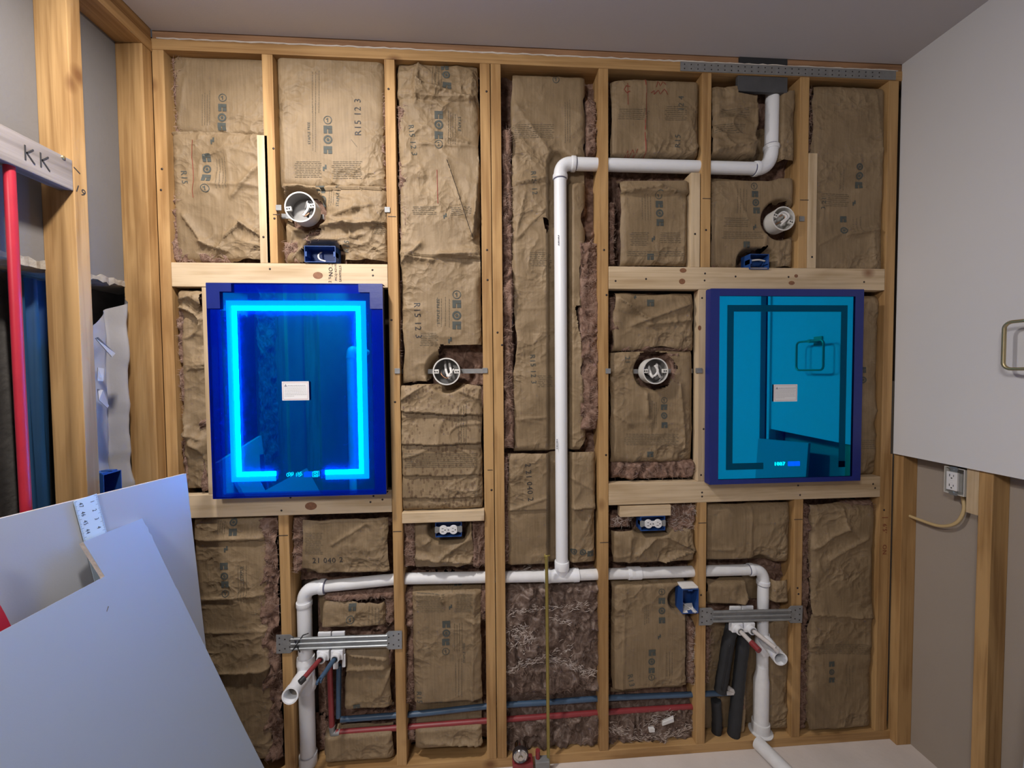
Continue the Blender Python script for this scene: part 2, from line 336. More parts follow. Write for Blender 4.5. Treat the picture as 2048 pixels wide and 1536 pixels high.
# ------------------------------------------------------------------ noise
def h2(i, j, seed):
    n = (i.astype(np.int64) * 374761393 + j.astype(np.int64) * 668265263 + int(seed) * 974634777) & 0xffffffff
    n = ((n ^ (n >> 13)) * 1274126177) & 0xffffffff; n = n ^ (n >> 16)
    return (n & 0xffffff) / float(0xffffff)
def vnoise(x, y, seed):
    i = np.floor(x); j = np.floor(y); fx = x - i; fy = y - j; fx = fx * fx * (3 - 2 * fx); fy = fy * fy * (3 - 2 * fy)
    a = h2(i, j, seed); b = h2(i + 1, j, seed); c = h2(i, j + 1, seed); d = h2(i + 1, j + 1, seed)
    return (a * (1 - fx) + b * fx) * (1 - fy) + (c * (1 - fx) + d * fx) * fy
def fbm(x, y, seed, o=4):
    s = 0; a = 0.5
    for k in range(o): s = s + a * vnoise(x, y, seed + k * 17); x = x * 2.03; y = y * 2.03; a *= 0.5
    return s
def facet(x, y, s, seed):
    a = seed * 1.3; ca, sa = math.cos(a), math.sin(a); p = (x * ca + y * sa) / s; q = (-x * sa + y * ca) / s
    wx_ = vnoise(p * 0.9 + 5, q * 0.9, seed + 3) - 0.5; wy_ = vnoise(p * 0.9, q * 0.9 + 9, seed + 4) - 0.5
    p = p + wx_ * 0.9; q = q + wy_ * 0.9
    i = np.floor(p); j = np.floor(q); fx = p - i; fy = q - j
    A = h2(i, j, seed); B = h2(i + 1, j, seed); C = h2(i, j + 1, seed); D = h2(i + 1, j + 1, seed)
    fl = h2(i, j, seed + 77) > 0.5
    t1 = np.where(fx > fy, A + (B - A) * fx + (D - B) * fy, A + (D - C) * fx + (C - A) * fy)
    t2 = np.where(fx + fy < 1, A + (B - A) * fx + (C - A) * fy, D + (C - D) * (1 - fx) + (B - D) * (1 - fy))
    return np.where(fl, t1, t2) - 0.5

# ------------------------------------------------------------------ text
TXT = {}
def text_tris(s):
    if s in TXT: return TXT[s]
    cu = bpy.data.curves.new('txt', 'FONT'); cu.body = s; cu.align_x = 'CENTER'; cu.align_y = 'CENTER'; cu.size = 1.0; cu.resolution_u = 2; cu.space_character = 1.12
    ob = bpy.data.objects.new('txt', cu); me = bpy.data.meshes.new_from_object(ob)
    bm = bmesh.new(); bm.from_mesh(me); bmesh.ops.triangulate(bm, faces=bm.faces)
    for _ in range(2):
        es = [e for e in bm.edges if e.calc_length() > 0.22]
        if es: bmesh.ops.subdivide_edges(bm, edges=es, cuts=1); bmesh.ops.triangulate(bm, faces=[f for f in bm.faces if len(f.verts) > 3])
    bm.verts.index_update(); V = np.array([v.co[:2] for v in bm.verts]); F = [tuple(v.index for v in f.verts) for f in bm.faces]
    bm.free(); bpy.data.objects.remove(ob); bpy.data.curves.remove(cu); bpy.data.meshes.remove(me)
    TXT[s] = (V, F); return TXT[s]
def flat_text(mb, s, size, c=(0, 0), ang=0.0, w=0.0006):
    V, F = text_tris(s); ca, sa = math.cos(ang), math.sin(ang)
    mb.add([(c[0] + size * (p[0] * ca - p[1] * sa), c[1] + size * (p[0] * sa + p[1] * ca), w) for p in V], F)

# ------------------------------------------------------------------ the setting
XL = wx(306.5, 200); XR = P(1804.5, 129)[0]
ZC = (wz(1000, 92) + wz(1805, 129)) / 2          # ceiling underside
YB = -3.1                                        # wall behind the camera
SD = 0.089                                       # stud depth
ZP = wz(1222, 1501)                              # top of the bottom plate
def struct(name, mb, mat, **k): return mb.build(name, mat, kind='structure', **k)
m = MB(); m.box(XL - 0.6, XR + 0.3, YB - 0.1, 0.14, -0.06, 0.0); struct('floor', m, 'subfloor')
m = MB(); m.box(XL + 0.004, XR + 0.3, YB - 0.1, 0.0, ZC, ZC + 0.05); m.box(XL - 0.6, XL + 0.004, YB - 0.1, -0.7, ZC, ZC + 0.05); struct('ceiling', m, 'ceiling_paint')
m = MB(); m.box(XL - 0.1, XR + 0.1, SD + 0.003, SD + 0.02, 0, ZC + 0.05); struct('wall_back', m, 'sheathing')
m = MB(); m.box(XL - 0.6, XR + 0.4, YB - 0.05, YB, 0, ZC); struct('wall_behind', m, 'panel_dark')
# right wall: painted drywall with the lower part cut away, door opening further back
ZCUT = PX(1787, 907, XR)[2]
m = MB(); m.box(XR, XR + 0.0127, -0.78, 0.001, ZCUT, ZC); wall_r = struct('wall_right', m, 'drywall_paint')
m = MB(); m.box(XR - 0.004, XR + 0.02, YB, -0.885, 0, ZC); struct('wall_right_far', m, 'drywall_paint')
m = MB(); m.box(XR + 0.10, XR + 0.12, YB, 0.1, 0, ZC); struct('wall_right_inner', m, 'brown_backing')
XRB = XR + 0.0127 + 0.0635
m = MB(); m.box(XRB, XRB + 0.012, -0.79, 0.08, 0.0, ZCUT + 0.3); struct('wall_right_backing', m, 'brown_backing')
# left wall: grey backing board above, concrete below, ledge between
XLB = XL - SD
zl = PX(95, 531, XLB)[2]
m = MB(); m.box(XLB - 0.012, XLB, -0.75, 0.09, zl, ZC + 0.02); struct('wall_left', m, 'grey_backing')
m = MB(); m.box(XLB - 0.16, XLB - 0.10, -0.98, 0.09, 0, zl + 0.05); struct('wall_left_foundation', m, 'concrete')
m = MB(); m.box(XLB - 0.06, XLB - 0.03, YB, -0.98, 0, ZC); struct('wall_left_far', m, 'panel_dark')
# ledge of rough concrete under the grey board
rng = random.Random(4)
yy = np.linspace(-0.74, 0.05, 60); prof = []
m = MB(); ring = []
for i, y in enumerate(yy):
    a = rng.uniform(-.005, .005); b = rng.uniform(-.007, .006); x1 = XLB + 0.004 + rng.uniform(-.003, .004)
    ring.append([(XLB - 0.10, y, zl + 0.012 + a * .3), (x1, y, zl + 0.008 + a), (x1 + .001, y, zl - 0.012 + b), (XLB - 0.10, y, zl - 0.02)])
vs = [p for r_ in ring for p in r_]; fs = []
for i in range(len(yy) - 1):
    for k in range(4): fs.append((i * 4 + k, i * 4 + (k + 1) % 4, (i + 1) * 4 + (k + 1) % 4, (i + 1) * 4 + k))
m.add(vs, fs); struct('trim_1', m, 'concrete_ledge')

# ------------------------------------------------------------------ framing lumber
def screws(parent, pts, Y=-0.0006, r=0.0042, mat='screw_dark'):
    for (px, py) in pts:
        c = P(px, py, 0.0); q = MB(); q.lathe([(0.0001, -0.0016), (r * 0.55, -0.0014), (r, -0.0004), (r, 0.001)], (c[0], 0.0, c[2]), (0, 1, 0), 10)
        q.build('screw', mat, parent, smooth=True)
def vstud(label, px0, px1, pyr, z0, z1, mat='old_wood_Z', width=0.038, y0=0.0, y1=SD, align='c', name='wall_stud', group=None, dots=()):
    a, b = wx(px0, pyr), wx(px1, pyr); c = (a + b) / 2
    if align == 'l': x0, x1 = a, a + width
    elif align == 'r': x0, x1 = b - width, b
    else: x0, x1 = c - width / 2, c + width / 2
    if width <= 0: x0, x1 = a, b
    m = MB(); m.box(x0, x1, y0, y1, z0, z1, 0.002)
    o = m.build(name, mat, label=label, cat='stud', group=group)
    if dots: screws(o, dots)
    return o, x0, x1
Z1 = wz(1000, 128)                                # underside of the lower top plate
ZH1 = (wz(343, 522) + wz(1771, 540)) / 2; ZH0 = ZH1 - 0.0875     # upper boards
ZL0 = (wz(385, 1034) + wz(1760, 996)) / 2; ZL1 = ZL0 + 0.0865    # lower boards
m = MB(); m.box(XL, XR + 0.05, -0.001, SD, Z1, Z1 + 0.038, 0.002); tp = m.build('top_plate', 'old_wood_X', label='long orange-brown top plate running over all the wall studs', cat='beam')
m = MB(); m.box(XL, XR + 0.05, 0.004, SD, Z1 + 0.038, ZC + 0.03, 0.002); m.build('upper_plate', 'red_wood_X', label='reddish stained upper plate squeezed between ceiling and top plate', cat='beam')
m = MB(); m.box(XL, XR + 0.05, 0.0, SD, 0.0, ZP, 0.002); m.build('bottom_plate', 'old_wood_X', label='dusty bottom plate on the floor under all the wall studs', cat='beam')
# caulk seam along the plate joint
m = MB(); xs = np.linspace(XL + .02, XR - .02, 150); rr = random.Random(9)
m.tube([(x, -0.001, Z1 + 0.039 + rr.uniform(-.0015, .0015)) for x in xs], [0.0022 + rr.uniform(0, .0012) for _ in xs], 6); m.build('caulk_seam', 'caulk', tp, smooth=True)
xA, xB = wx(306.5, 200), wx(330, 200)
vstud('orange corner stud of the insulated wall beside the left side wall', 306.5, 330, 200, ZP, Z1, width=0, dots=[(324, 338), (322, 380)])
S2a, s2l, s2r = vstud('old stud above left mirror between the two paper batts', 531, 544.6, 110, ZH1, Z1, align='r', dots=[(549, 437), (547, 297)])
vstud('pale new short stud nailed left of the old stud above left mirror', 519, 541, 480, ZH1, wz(526, 270), 'new_wood_Z', y0=0.0, align='c', dots=[(527, 474)])
S2b, s2bl, s2br = vstud('old stud under left mirror beside the elbowed drain pipe', 557, 577, 1045, ZP, ZL0, align='c')
S3, s3l, s3r = vstud('full-height stud just right of the glowing mirror', 768.5, 788, 118, ZP, Z1, dots=[(777, 178), (790, 804), (783, 640)])
S4, s4l, s4r = vstud('left stud of the doubled pair in the middle of the wall', 960.5, 981, 250, ZP, Z1, dots=[(973, 183), (974, 500), (975, 560), (983, 980)])
S5, s5l, s5r = vstud('right stud of the doubled pair in the middle of the wall', 981, 1003.5, 250, ZP, Z1, dots=[(1004, 690), (995, 665)])
S6, s6l, s6r = vstud('full-height stud right of the tall white vent pipe', 1196, 1218, 142, ZP, Z1, dots=[(1213, 590), (1212, 910), (1208, 500)])
S7a, s7l, s7r = vstud('old stud above right mirror beside the paper batt with red writing', 1404, 1423, 200, ZH1, Z1, align='r', dots=[(1412, 460)])
vstud('pale new short stud nailed left of old stud under the horizontal vent pipe', 1380, 1401, 500, ZH1, wz(1388, 345), 'new_wood_Z', dots=[(1390, 468)])
S7b, s7bl, s7br = vstud('old stud under right mirror beside open blue box', 1396, 1413, 1050, ZP, ZL0, align='r', dots=[(1402, 1190)])
S8a, s8l, s8r = vstud('old stud above right mirror carrying the wired round box', 1598, 1618, 250, ZH1, Z1, align='r')
vstud('pale new short stud nailed right of old stud above right mirror', 1616, 1633, 400, ZH1, wz(1624, 306), 'new_wood_Z', align='l', dots=[(1624, 514)])
S8b, s8bl, s8br = vstud('old stud under right mirror holding end of grey bracket', 1587, 1606, 1050, ZP, ZL0, align='r', dots=[(1595, 1176), (1597, 1188)])
S9, s9l, s9r = vstud('orange corner stud beside the painted right wall', 1778, 1798, 178, ZP, Z1, width=0, dots=[(1768, 1020)])
m = MB(); m.box(s9r + 0.0006, XR - 0.0005, 0.002, 0.04, ZP, ZCUT - 0.002, 0.0015); m.build('filler_strip', 'old_wood_Z', label='narrow wood filler strip between corner stud and right side wall', cat='board')
def hboard(name, label, x0, x1, z0, z1, mat, dots, y0=-0.0005, y1=0.0375):
    m = MB(); m.box(x0, x1, y0, y1, z0, z1, 0.002); o = m.build(name, mat, label=label, cat='board'); screws(o, dots); return o
H1 = hboard('header_board', 'pale pine board right above the glowing left mirror, stamped near its right end', xB + .0008, s3l - .0008, ZH0, ZH1, 'new_wood_X', [(540, 538), (746, 551), (745, 540)])
H2 = hboard('mirror_support_board', 'pale pine board right under the glowing left mirror', xB + .0008, s3l - .0008, ZL0, ZL1, 'new_wood_X', [(581, 995), (563, 1021), (741, 1004), (747, 992), (765, 999)])
H3 = hboard('header_board', 'pale knotty pine board right above the unlit right mirror', s6r + .0008, s9l - .0008, ZH0, ZH1, 'new_wood_X', [(1231, 562), (1292, 558), (1410, 547), (1409, 561), (1471, 553), (1577, 554), (1728, 564)])
H4 = hboard('mirror_support_board', 'pale pine board right under the unlit right mirror', s6r + .0008, s9l - .0008, ZL0, ZL1, 'new_wood_X', [(1404, 985), (1404, 993), (1596, 971), (1600, 990), (1746, 968), (1750, 976)])
def knots(parent, pts):
    for (px, py, a, b) in pts:
        c = P(px, py); q = MB(); vs = [(c[0], -0.0009, c[2])]; vo = []
        for k in range(18):
            t = 2 * math.pi * k / 18; vs.append((c[0] + a * math.cos(t) * .5, -0.0008, c[2] + b * math.sin(t) * .5))
        for k in range(18): vo.append((0, 1 + k, 1 + (k + 1) % 18))
        q.add(vs, vo); q.build('knot', 'knot_brown', parent)
plain('knot_brown', (0.24, 0.105, 0.05), 0.6, noise=0.45, nscale=120)
knots(H1, [(636, 551, .036, .026)]); knots(H2, [(622, 1012, .044, .03)])
knots(H3, [(1366, 541, .028, .018), (1364, 563, .026, .022), (1592, 552, .016, .014), (1583, 566, .026, .016)])
q = MB(((*P(674, 545, -0.0012),), (1, 0, 0), (0, 0, 1), (0, -1, 0)))
flat_text(q, 'NO.2', .021, (-.022, .012), math.pi / 2); flat_text(q, 'MCQ KD19', .011, (-.004, .0), math.pi / 2); flat_text(q, 'SAWMILLS', .012, (.012, -.004), math.pi / 2); flat_text(q, '12 %', .014, (-.026, -.03), math.pi / 2)
q.build('stamp', 'ink_black', H1)
m = MB(); za, zb = wz(890, 1021), wz(890, 1042); m.box(s3r + .0008, s4l - .0008, -0.012, 0.06, zb, za, .002); B1 = m.build('blocking_board', 'new_wood_X', label='short pale board between studs right above the left duplex outlet', cat='board')
m = MB(); m.box(wx(1240, 1022), wx(1341, 1022), -0.004, 0.03, wz(1290, 1032), wz(1290, 1011), .0015); m.build('blocking_board', 'new_wood_X', label='small pale wood block right above the right duplex outlet', cat='board')
# side boards of the mirror openings
m = MB(); m.box(wx(409, 780), wx(409, 780) + .038, .002, .0385, ZL1 + .0005, ZH0 - .0005, .002); m.build('side_board', 'new_wood_Z', label='narrow pale upright board at left edge of glowing mirror', cat='board')
m = MB(); x = wx(1396, 780); m.box(x, x + .036, -.0005, .0375, ZL1 + .0005, ZH0 - .0005, .002); o = m.build('side_board', 'new_wood_Z', label='pale upright board at left edge of the unlit right mirror', cat='board'); screws(o, [(1404, 596), (1407, 858), (1402, 950)]); knots(o, [(1399, 656, .014, .02)])
for o_, a_, b_, y_ in ((S2b, 558, 576, 1071), (S3, 786, 803, 1063), (S7b, 1397, 1412, 1046), (S8b, 1588, 1605, 1039), (S7a, 1405, 1422, 397), (S8a, 1600, 1617, 400), (S2a, 546, 560, 429), (S3, 776, 792, 433), (S6, 1200, 1217, 1085), (S4, 975, 985, 940)):
    q = MB(); c1_, c2_ = P(a_, y_), P(b_, y_); q.box(c1_[0], c2_[0], -.0012, -.0002, c1_[2] - .001, c1_[2] + .001); q.build('pencil_line', 'ink_black', o_)
q = MB(((*P(1769, 1078, -0.0008),), (1, 0, 0), (0, 0, 1), (0, -1, 0))); flat_text(q, "6'5'", .026, (-.001, .045), -math.pi / 2); flat_text(q, 'ON', .026, (0, -.045), -math.pi / 2); q.box(-.013, .013, .090, .092, 0, .0006); q.build('pen_writing', 'red_marker', S9)
# left wall lumber: studs turned sideways
def lstud(label, ya, yb, z1, z0=0.0, dots=()):
    m = MB(); m.box(XL - SD, XL, ya, yb, z0, z1, .002); return m.build('wall_stud', 'old_wood_Z', label=label, cat='stud')
ZT = ZC - 0.076
m = MB(); m.box(XL - SD, XL + .003, YB + .3, -0.001, ZT, ZC - .0385, .002); m.build('side_top_plate', 'old_wood_Y', label='top plate along the left side wall, running to the corner', cat='beam')
m = MB(); m.box(XL - SD, XL + .001, YB + .3, -0.001, ZC - .038, ZC + .02, .002); m.build('side_upper_plate', 'old_wood_Y', label='upper plate of the left side wall right under the ceiling', cat='beam')
lstud('orange stud of left side wall standing in the corner', -0.039, -0.001, ZT)
m = MB(); m.box(XL - SD, XL - .045, 0.0005, .038, ZP, ZT, .002); m.build('corner_backer', 'old_wood_Z', label='backing stud tucked into the left corner behind the corner studs', cat='stud')
yk = PX(142, 233, XL)[1]
NS = lstud('thick orange stud of left side wall, nearest the camera', yk, yk + .038, ZT)
lstud('stud of left side wall reflected in the glowing mirror', -0.98, -0.942, ZT); lstud('stud of left side wall behind the camera', -1.42, -1.382, ZT)
zt_, zb_ = PX(146, 321, XL)[2], PX(146, 381, XL)[2]
m = MB(); m.box(XL - .04, XL - .001, -0.941, yk - .0008, zb_, zt_, .002); PLK = m.build('blocking_plank', 'grey_wood_Y', label='grey weathered blocking plank nailed between left wall studs', cat='board')
fr = (PX(80, 318, XL - .0002), (0, 1, 0), (0, 0, 1), (1, 0, 0))
q = MB(fr)
for k, c in ((0, -.035), (1, .0)):
    q.box(c, c + .0035, -.02, .018, 0, .0006)
    q.add([(c + .003, 0, .0006), (c + .019, .017, .0006), (c + .022, .015, .0006), (c + .005, -.003, .0006)], [(0, 1, 2, 3)]); q.add([(c + .005, .003, .0006), (c + .024, -.02, .0006), (c + .021, -.022, .0006), (c + .003, 0, .0006)], [(0, 1, 2, 3)])
q.build('marker_strokes', 'ink_black', PLK)
c = PX(127, 315, XL); q = MB(); q.lathe([(0.0001, .003), (.005, .0025), (.006, .0)], (XL - .001, c[1], c[2]), (1, 0, 0), 12); q.build('nail_head', 'brass', PLK, smooth=True)
q = MB((PX(156, 380, XL + .0001), (0, 1, 0), (0, 0, 1), (1, 0, 0))); flat_text(q, '1', .03, (0, .055), 1.0); flat_text(q, '19', .03, (.006, 0), -.3); q.build('pencil_number', 'ink_black', NS)
# right wall studs below the cut
XS = XR + 0.0127
def rstud(label, pxl, pyr, z1, name='wall_stud'):
    ya = PX(pxl, pyr, XS)[1]; m = MB(); m.box(XS, XS + .0635, ya - .038, ya, 0.0, z1, .002); return m.build(name, 'old_wood_Z', label=label, cat='stud'), ya
rstud('stud under cut drywall of right wall, right in the corner', 1785.5, 1000, ZCUT + .2)
RS2, yr2 = rstud('stud under cut drywall beside the right wall outlet', 1952, 1150, ZCUT + .2)
ya = PX(1932, 985, XS)[1]; m = MB(); m.box(XS + .001, XS + .03, yr2 + .0006, ya, PX(1940, 1027, XS)[2], ZCUT + .05, .0015); m.build('blocking_board', 'new_wood_Z', label='short wood block between the right wall outlet and the stud', cat='board')

# ------------------------------------------------------------------ insulation batts
def inpoly(x, z, poly):
    r = np.zeros(x.shape, bool); n = len(poly); j = n - 1
    for i in range(n):
        xi, zi = poly[i]; xj, zj = poly[j]
        c = ((zi > z) != (zj > z)) & (x < (xj - xi) * (z - zi) / (zj - zi + 1e-12) + xi); r ^= c; j = i
    return r
RES = 0.0045
GROOVES = []                                      # (x0,z0,x1,z1,half width,y) that pipes press into the batts
def groove_px(a, b, hw, y):
    p, q = P(*a), P(*b); GROOVES.append((p[0], p[2], q[0], q[2], hw, y))
groove_px((1122, 320), (1122, 1170), .034, .056); groove_px((1140, 333), (1550, 331), .033, .058); groove_px((1545, 150), (1540, 330), .036, .062)
groove_px((590, 1176), (1540, 1143), .032, .066); groove_px((612, 1170), (612, 1536), .040, .070); groove_px((1525, 1140), (1522, 1500), .040, .070)
groove_px((560, 1282), (800, 1278), .03, .05); groove_px((1400, 1232), (1605, 1228), .03, .05)
groove_px((660, 1330), (662, 1466), .02, .06); groove_px((655, 1466), (1400, 1412), .016, .052); groove_px((670, 1442), (1470, 1387), .016, .052)
groove_px((1450, 1260), (1430, 1490), .026, .06); groove_px((1483, 1260), (1465, 1490), .026, .06)
for a_, w_ in (((600, 415), .07), ((893, 743), .065), ((1311, 742), .065), ((1567, 437), .065)): groove_px(a_, (a_[0] + 1, a_[1]), w_, .062)
for a_ in ((640, 508), (1519, 522), (897, 1060), (1306, 1047), (1381, 1203)): groove_px((a_[0] - 14, a_[1]), (a_[0] + 14, a_[1]), .04, .066)
def groove(x, z, y):
    for (x0, z0, x1, z1, hw, yg) in GROOVES:
        dx, dz = x1 - x0, z1 - z0; L = math.hypot(dx, dz)
        t = np.clip(((x - x0) * dx + (z - z0) * dz) / (L * L), 0, 1); d = np.hypot(x - x0 - t * dx, z - z0 - t * dz)
        k = np.clip((hw + .022 - d) / .022, 0, 1); k = k * k * (3 - 2 * k)
        y = np.where(yg > y, y + (yg - y) * k, y)
    return y
def batt(label, rect, yc=.016, ye=.05, amp=.010, seed=1, wob=(6, 6, 5, 5), crease=(), steps=(), prints=(), holes=(), fluff=(), mat='kraft_paper', paper=True, pw=3.0, glass='fibreglass', under=None, strands=1.0, scale=.11, ridge=1.0, strand_mat='fibre_strand', wisps=()):
    x0p, y0p, x1p, y1p = rect; ym = (y0p + y1p) / 2
    X0, X1 = wx(x0p, ym), wx(x1p, ym); Zb, Zt = wz((x0p + x1p) / 2, y1p), wz((x0p + x1p) / 2, y0p)
    Zb = max(Zb, ZP + .002)
    root = thing('insulation_batt', ((X0 + X1) / 2, .088, Zb), label, 'insulation', 'paper-faced insulation batts' if paper else 'bare fibreglass')
    cr = [(P(a, b), P(c, d), h, w) for (a, b, c, d, h, w) in crease]
    st = [(wz(x0p, a), wz(x1p, b), h) for (a, b, h) in steps]
    yb_ = min(ye, yc + .024)
    def surf(x, z):
        u = np.clip((x - X0) / (X1 - X0), 0, 1); v = np.clip((z - Zb) / (Zt - Zb), 0, 1)
        hx = min(.5, .030 / (X1 - X0)); hz = min(.5, .03 / (Zt - Zb))
        pu = np.clip(np.minimum(u, 1 - u) / hx, 0, 1); pv = np.clip(np.minimum(v, 1 - v) / hz, 0, 1)
        pil = np.sqrt(np.clip(1 - (1 - pu) ** 2, 0, 1) * np.clip(1 - (1 - pv) ** 2, 0, 1))
        y = yb_ + (yc - yb_) * pil
        c = .62 * facet(x, z, scale, seed) + .34 * facet(x, z, scale * .52, seed + 5) + .16 * facet(x, z, scale * .26, seed + 9)
        mod = np.clip(vnoise(x * 6, z * 6, seed + 31) * 1.7 - .25, .12, 1.2)
        rg = 1 - np.abs(2 * vnoise(x * 11 + 3 * vnoise(x * 9, z * 9, seed + 8), z * 9, seed + 41) - 1); rg = rg ** 6
        y = y - 1.35 * amp * (c * 2.0 * mod + .35 * ridge * rg * mod)
        for (p, q, h, w) in cr:
            dx, dz = q[0] - p[0], q[2] - p[2]; L = math.hypot(dx, dz); t = ((x - p[0]) * dx + (z - p[2]) * dz) / (L * L); tc = np.clip(t, 0, 1)
            d = ((x - p[0]) * (-dz) + (z - p[2]) * dx) / L; e = np.hypot(x - p[0] - tc * dx, z - p[2] - tc * dz)
            y = y - h * np.exp(-(e / w) ** 1.3) * np.where(d > 0, 1, .55)
        for (za, zb, h) in st:
            zz = za + (zb - za) * u + .008 * (fbm(x * 18, x * 0 + seed, seed, 3) - .5)
            d = z - zz; y = y - h * np.where(d > 0, np.exp(-d / .05), -.35 * np.exp(d / .02))
        return groove(x, z, np.minimum(y, .07))
    if paper:
        nx = max(8, int((X1 - X0) / RES)); nz = max(8, int((Zt - Zb) / RES))
        U, V = np.meshgrid(np.linspace(0, 1, nx), np.linspace(0, 1, nz))
        def edge(s, k): return (fbm(s * 9, s * 0 + k, seed + k, 4) - .47) * 2 + (vnoise(s * 4.2, s * 0 + k, seed + 9 * k) - .5) * 1.6
        sx, sz = Zb + V * (Zt - Zb), X0 + U * (X1 - X0)
        wl, wr, wt, wb = [w * .0013 for w in wob]
        xa = X0 + .001 + np.maximum(wl * edge(sx, 1) + wl * .1, -.002); xb = X1 - .001 - np.maximum(wr * edge(sx, 2) + wr * .1, -.002)
        zb2 = Zb + wb * edge(sz, 3) + wb * .4; zt2 = Zt - wt * edge(sz, 4) - wt * .4
        Xg = xa + (xb - xa) * U; Zg = zb2 + (zt2 - zb2) * V; Yg = surf(Xg, Zg)
        keep = None
        if holes:
            cx = (Xg[:-1, :-1] + Xg[1:, 1:]) / 2; cz = (Zg[:-1, :-1] + Zg[1:, 1:]) / 2; keep = np.ones(cx.shape, bool)
            jx = cx + .008 * (fbm(cx * 40, cz * 40, seed + 3, 3) - .47); jz = cz + .008 * (fbm(cx * 40, cz * 40, seed + 6, 3) - .47)
            for hpoly in holes: keep &= ~inpoly(jx, jz, [(P(a, b)[0], P(a, b)[2]) for a, b in hpoly])
        face = grid_mesh('paper_facing', Xg, Yg, Zg, mat, root, keep)
    # fibreglass body
    ux0, uy0, ux1, uy1 = under or (x0p - 4, y0p - 4, x1p + 4, y1p + 4)
    A0, A1 = wx(ux0, ym), wx(ux1, ym); B0, B1_ = max(wz((ux0 + ux1) / 2, uy1), ZP + .002), wz((ux0 + ux1) / 2, uy0)
    r2 = .005; nx = max(6, int((A1 - A0) / r2)); nz = max(6, int((B1_ - B0) / r2))
    Xg, Zg = np.meshgrid(np.linspace(A0, A1, nx), np.linspace(B0, B1_, nz))
    n = fbm(Xg * 26 + 5 * vnoise(Xg * 14, Zg * 9, seed), Zg * 13 + 3 * vnoise(Xg * 10, Zg * 12, seed + 4), seed + 50, 5); r_ = 1 - np.abs(2 * vnoise(Xg * 26, Zg * 20 + 5 * vnoise(Xg * 12, Zg * 8, seed + 2), seed + 60) - 1)
    base = np.full(Xg.shape, .070 if paper else yc)
    for (a, b, c, d) in fluff:
        fx0, fx1 = wx(a, (b + d) / 2), wx(c, (b + d) / 2); fz0, fz1 = wz(a, d), wz(a, b)
        k = np.clip(np.minimum(np.minimum(Xg - fx0, fx1 - Xg) + .012, np.minimum(Zg - fz0, fz1 - Zg) + .012) / .016, 0, 1)
        base = base * (1 - k) + (.026) * k
    Yg = base - (n - .45) * .045 - (r_ ** 3) * .012
    Yg = groove(Xg, Zg, np.clip(Yg, -.004, .086)); Yg = np.where(Yg > .045, np.minimum(Yg + .009, .088), Yg) if paper else Yg; grid_mesh('fibreglass_body', Xg, Yg, Zg, glass, root)
    # loose strands
    rg = random.Random(seed); areas = list(fluff) or ([] if paper else [rect])
    if areas:
        mb = MB()
        for (a, b, c, d) in areas:
            k = int(min(420, max(12, (c - a) * (d - b) / 26 * strands)))
            for _ in range(k):
                px, py = rg.uniform(a, c), rg.uniform(b, d); p = P(px, py); L = rg.uniform(.010, .034); th = rg.uniform(-.7, .7) + (math.pi / 2 if rg.random() < .35 else 0)
                xi = int(np.clip((p[0] - A0) / (A1 - A0) * (nx - 1), 0, nx - 1)); zi = int(np.clip((p[2] - B0) / (B1_ - B0) * (nz - 1), 0, nz - 1)); y = Yg[zi, xi] - .001
                w = rg.uniform(.0003, .0007); ca, sa = math.cos(th), math.sin(th); cv = rg.uniform(-.35, .35); vs = []
                for s_ in (-1, -.33, .33, 1):
                    lx, lz = s_ * L / 2, cv * L * (1 - s_ * s_) * .5; o_ = rg.uniform(-.003, .004); ww = w * (1.15 - abs(s_))
                    X_ = p[0] + lx * ca - lz * sa; Z_ = p[2] + lx * sa + lz * ca
                    vs += [(X_ - sa * ww, y - .002 - abs(o_), Z_ + ca * ww), (X_ + sa * ww, y - .002 - abs(o_), Z_ - ca * ww)]
                mb.add(vs, [(0, 1, 3, 2), (2, 3, 5, 4), (4, 5, 7, 6)])
        mb.build('loose_fibres', strand_mat, root, kind='stuff')
    if wisps:
        mb = MB()
        for (line, n_, sp, hz_) in wisps:
            for _ in range(n_):
                k = rg.randrange(len(line) - 1); t_ = rg.random(); a_, b_ = line[k], line[k + 1]
                p = P(a_[0] + (b_[0] - a_[0]) * t_ + rg.gauss(0, sp), a_[1] + (b_[1] - a_[1]) * t_ + rg.gauss(0, sp)); th = math.atan2(-(b_[1] - a_[1]), b_[0] - a_[0]) + rg.gauss(0, .45) if hz_ else rg.uniform(0, 3.1)
                xi = int(np.clip((p[0] - A0) / (A1 - A0) * (nx - 1), 0, nx - 1)); zi = int(np.clip((p[2] - B0) / (B1_ - B0) * (nz - 1), 0, nz - 1)); y = Yg[zi, xi] - rg.uniform(.001, .007)
                L = rg.uniform(.008, .028); w = rg.uniform(.0005, .0015); ca, sa = math.cos(th), math.sin(th); cv = rg.uniform(-.4, .4); vs = []
                for s_ in (-1, -.33, .33, 1):
                    lx, lz = s_ * L / 2, cv * L * (1 - s_ * s_) * .5; ww = w * (1.15 - abs(s_)); X_ = p[0] + lx * ca - lz * sa; Z_ = p[2] + lx * sa + lz * ca
                    vs += [(X_ - sa * ww, y, Z_ + ca * ww), (X_ + sa * ww, y, Z_ - ca * ww)]
                mb.add(vs, [(0, 1, 3, 2), (2, 3, 5, 4), (4, 5, 7, 6)])
        mb.build('white_wisps', 'fibre_strand_white', root, kind='stuff')
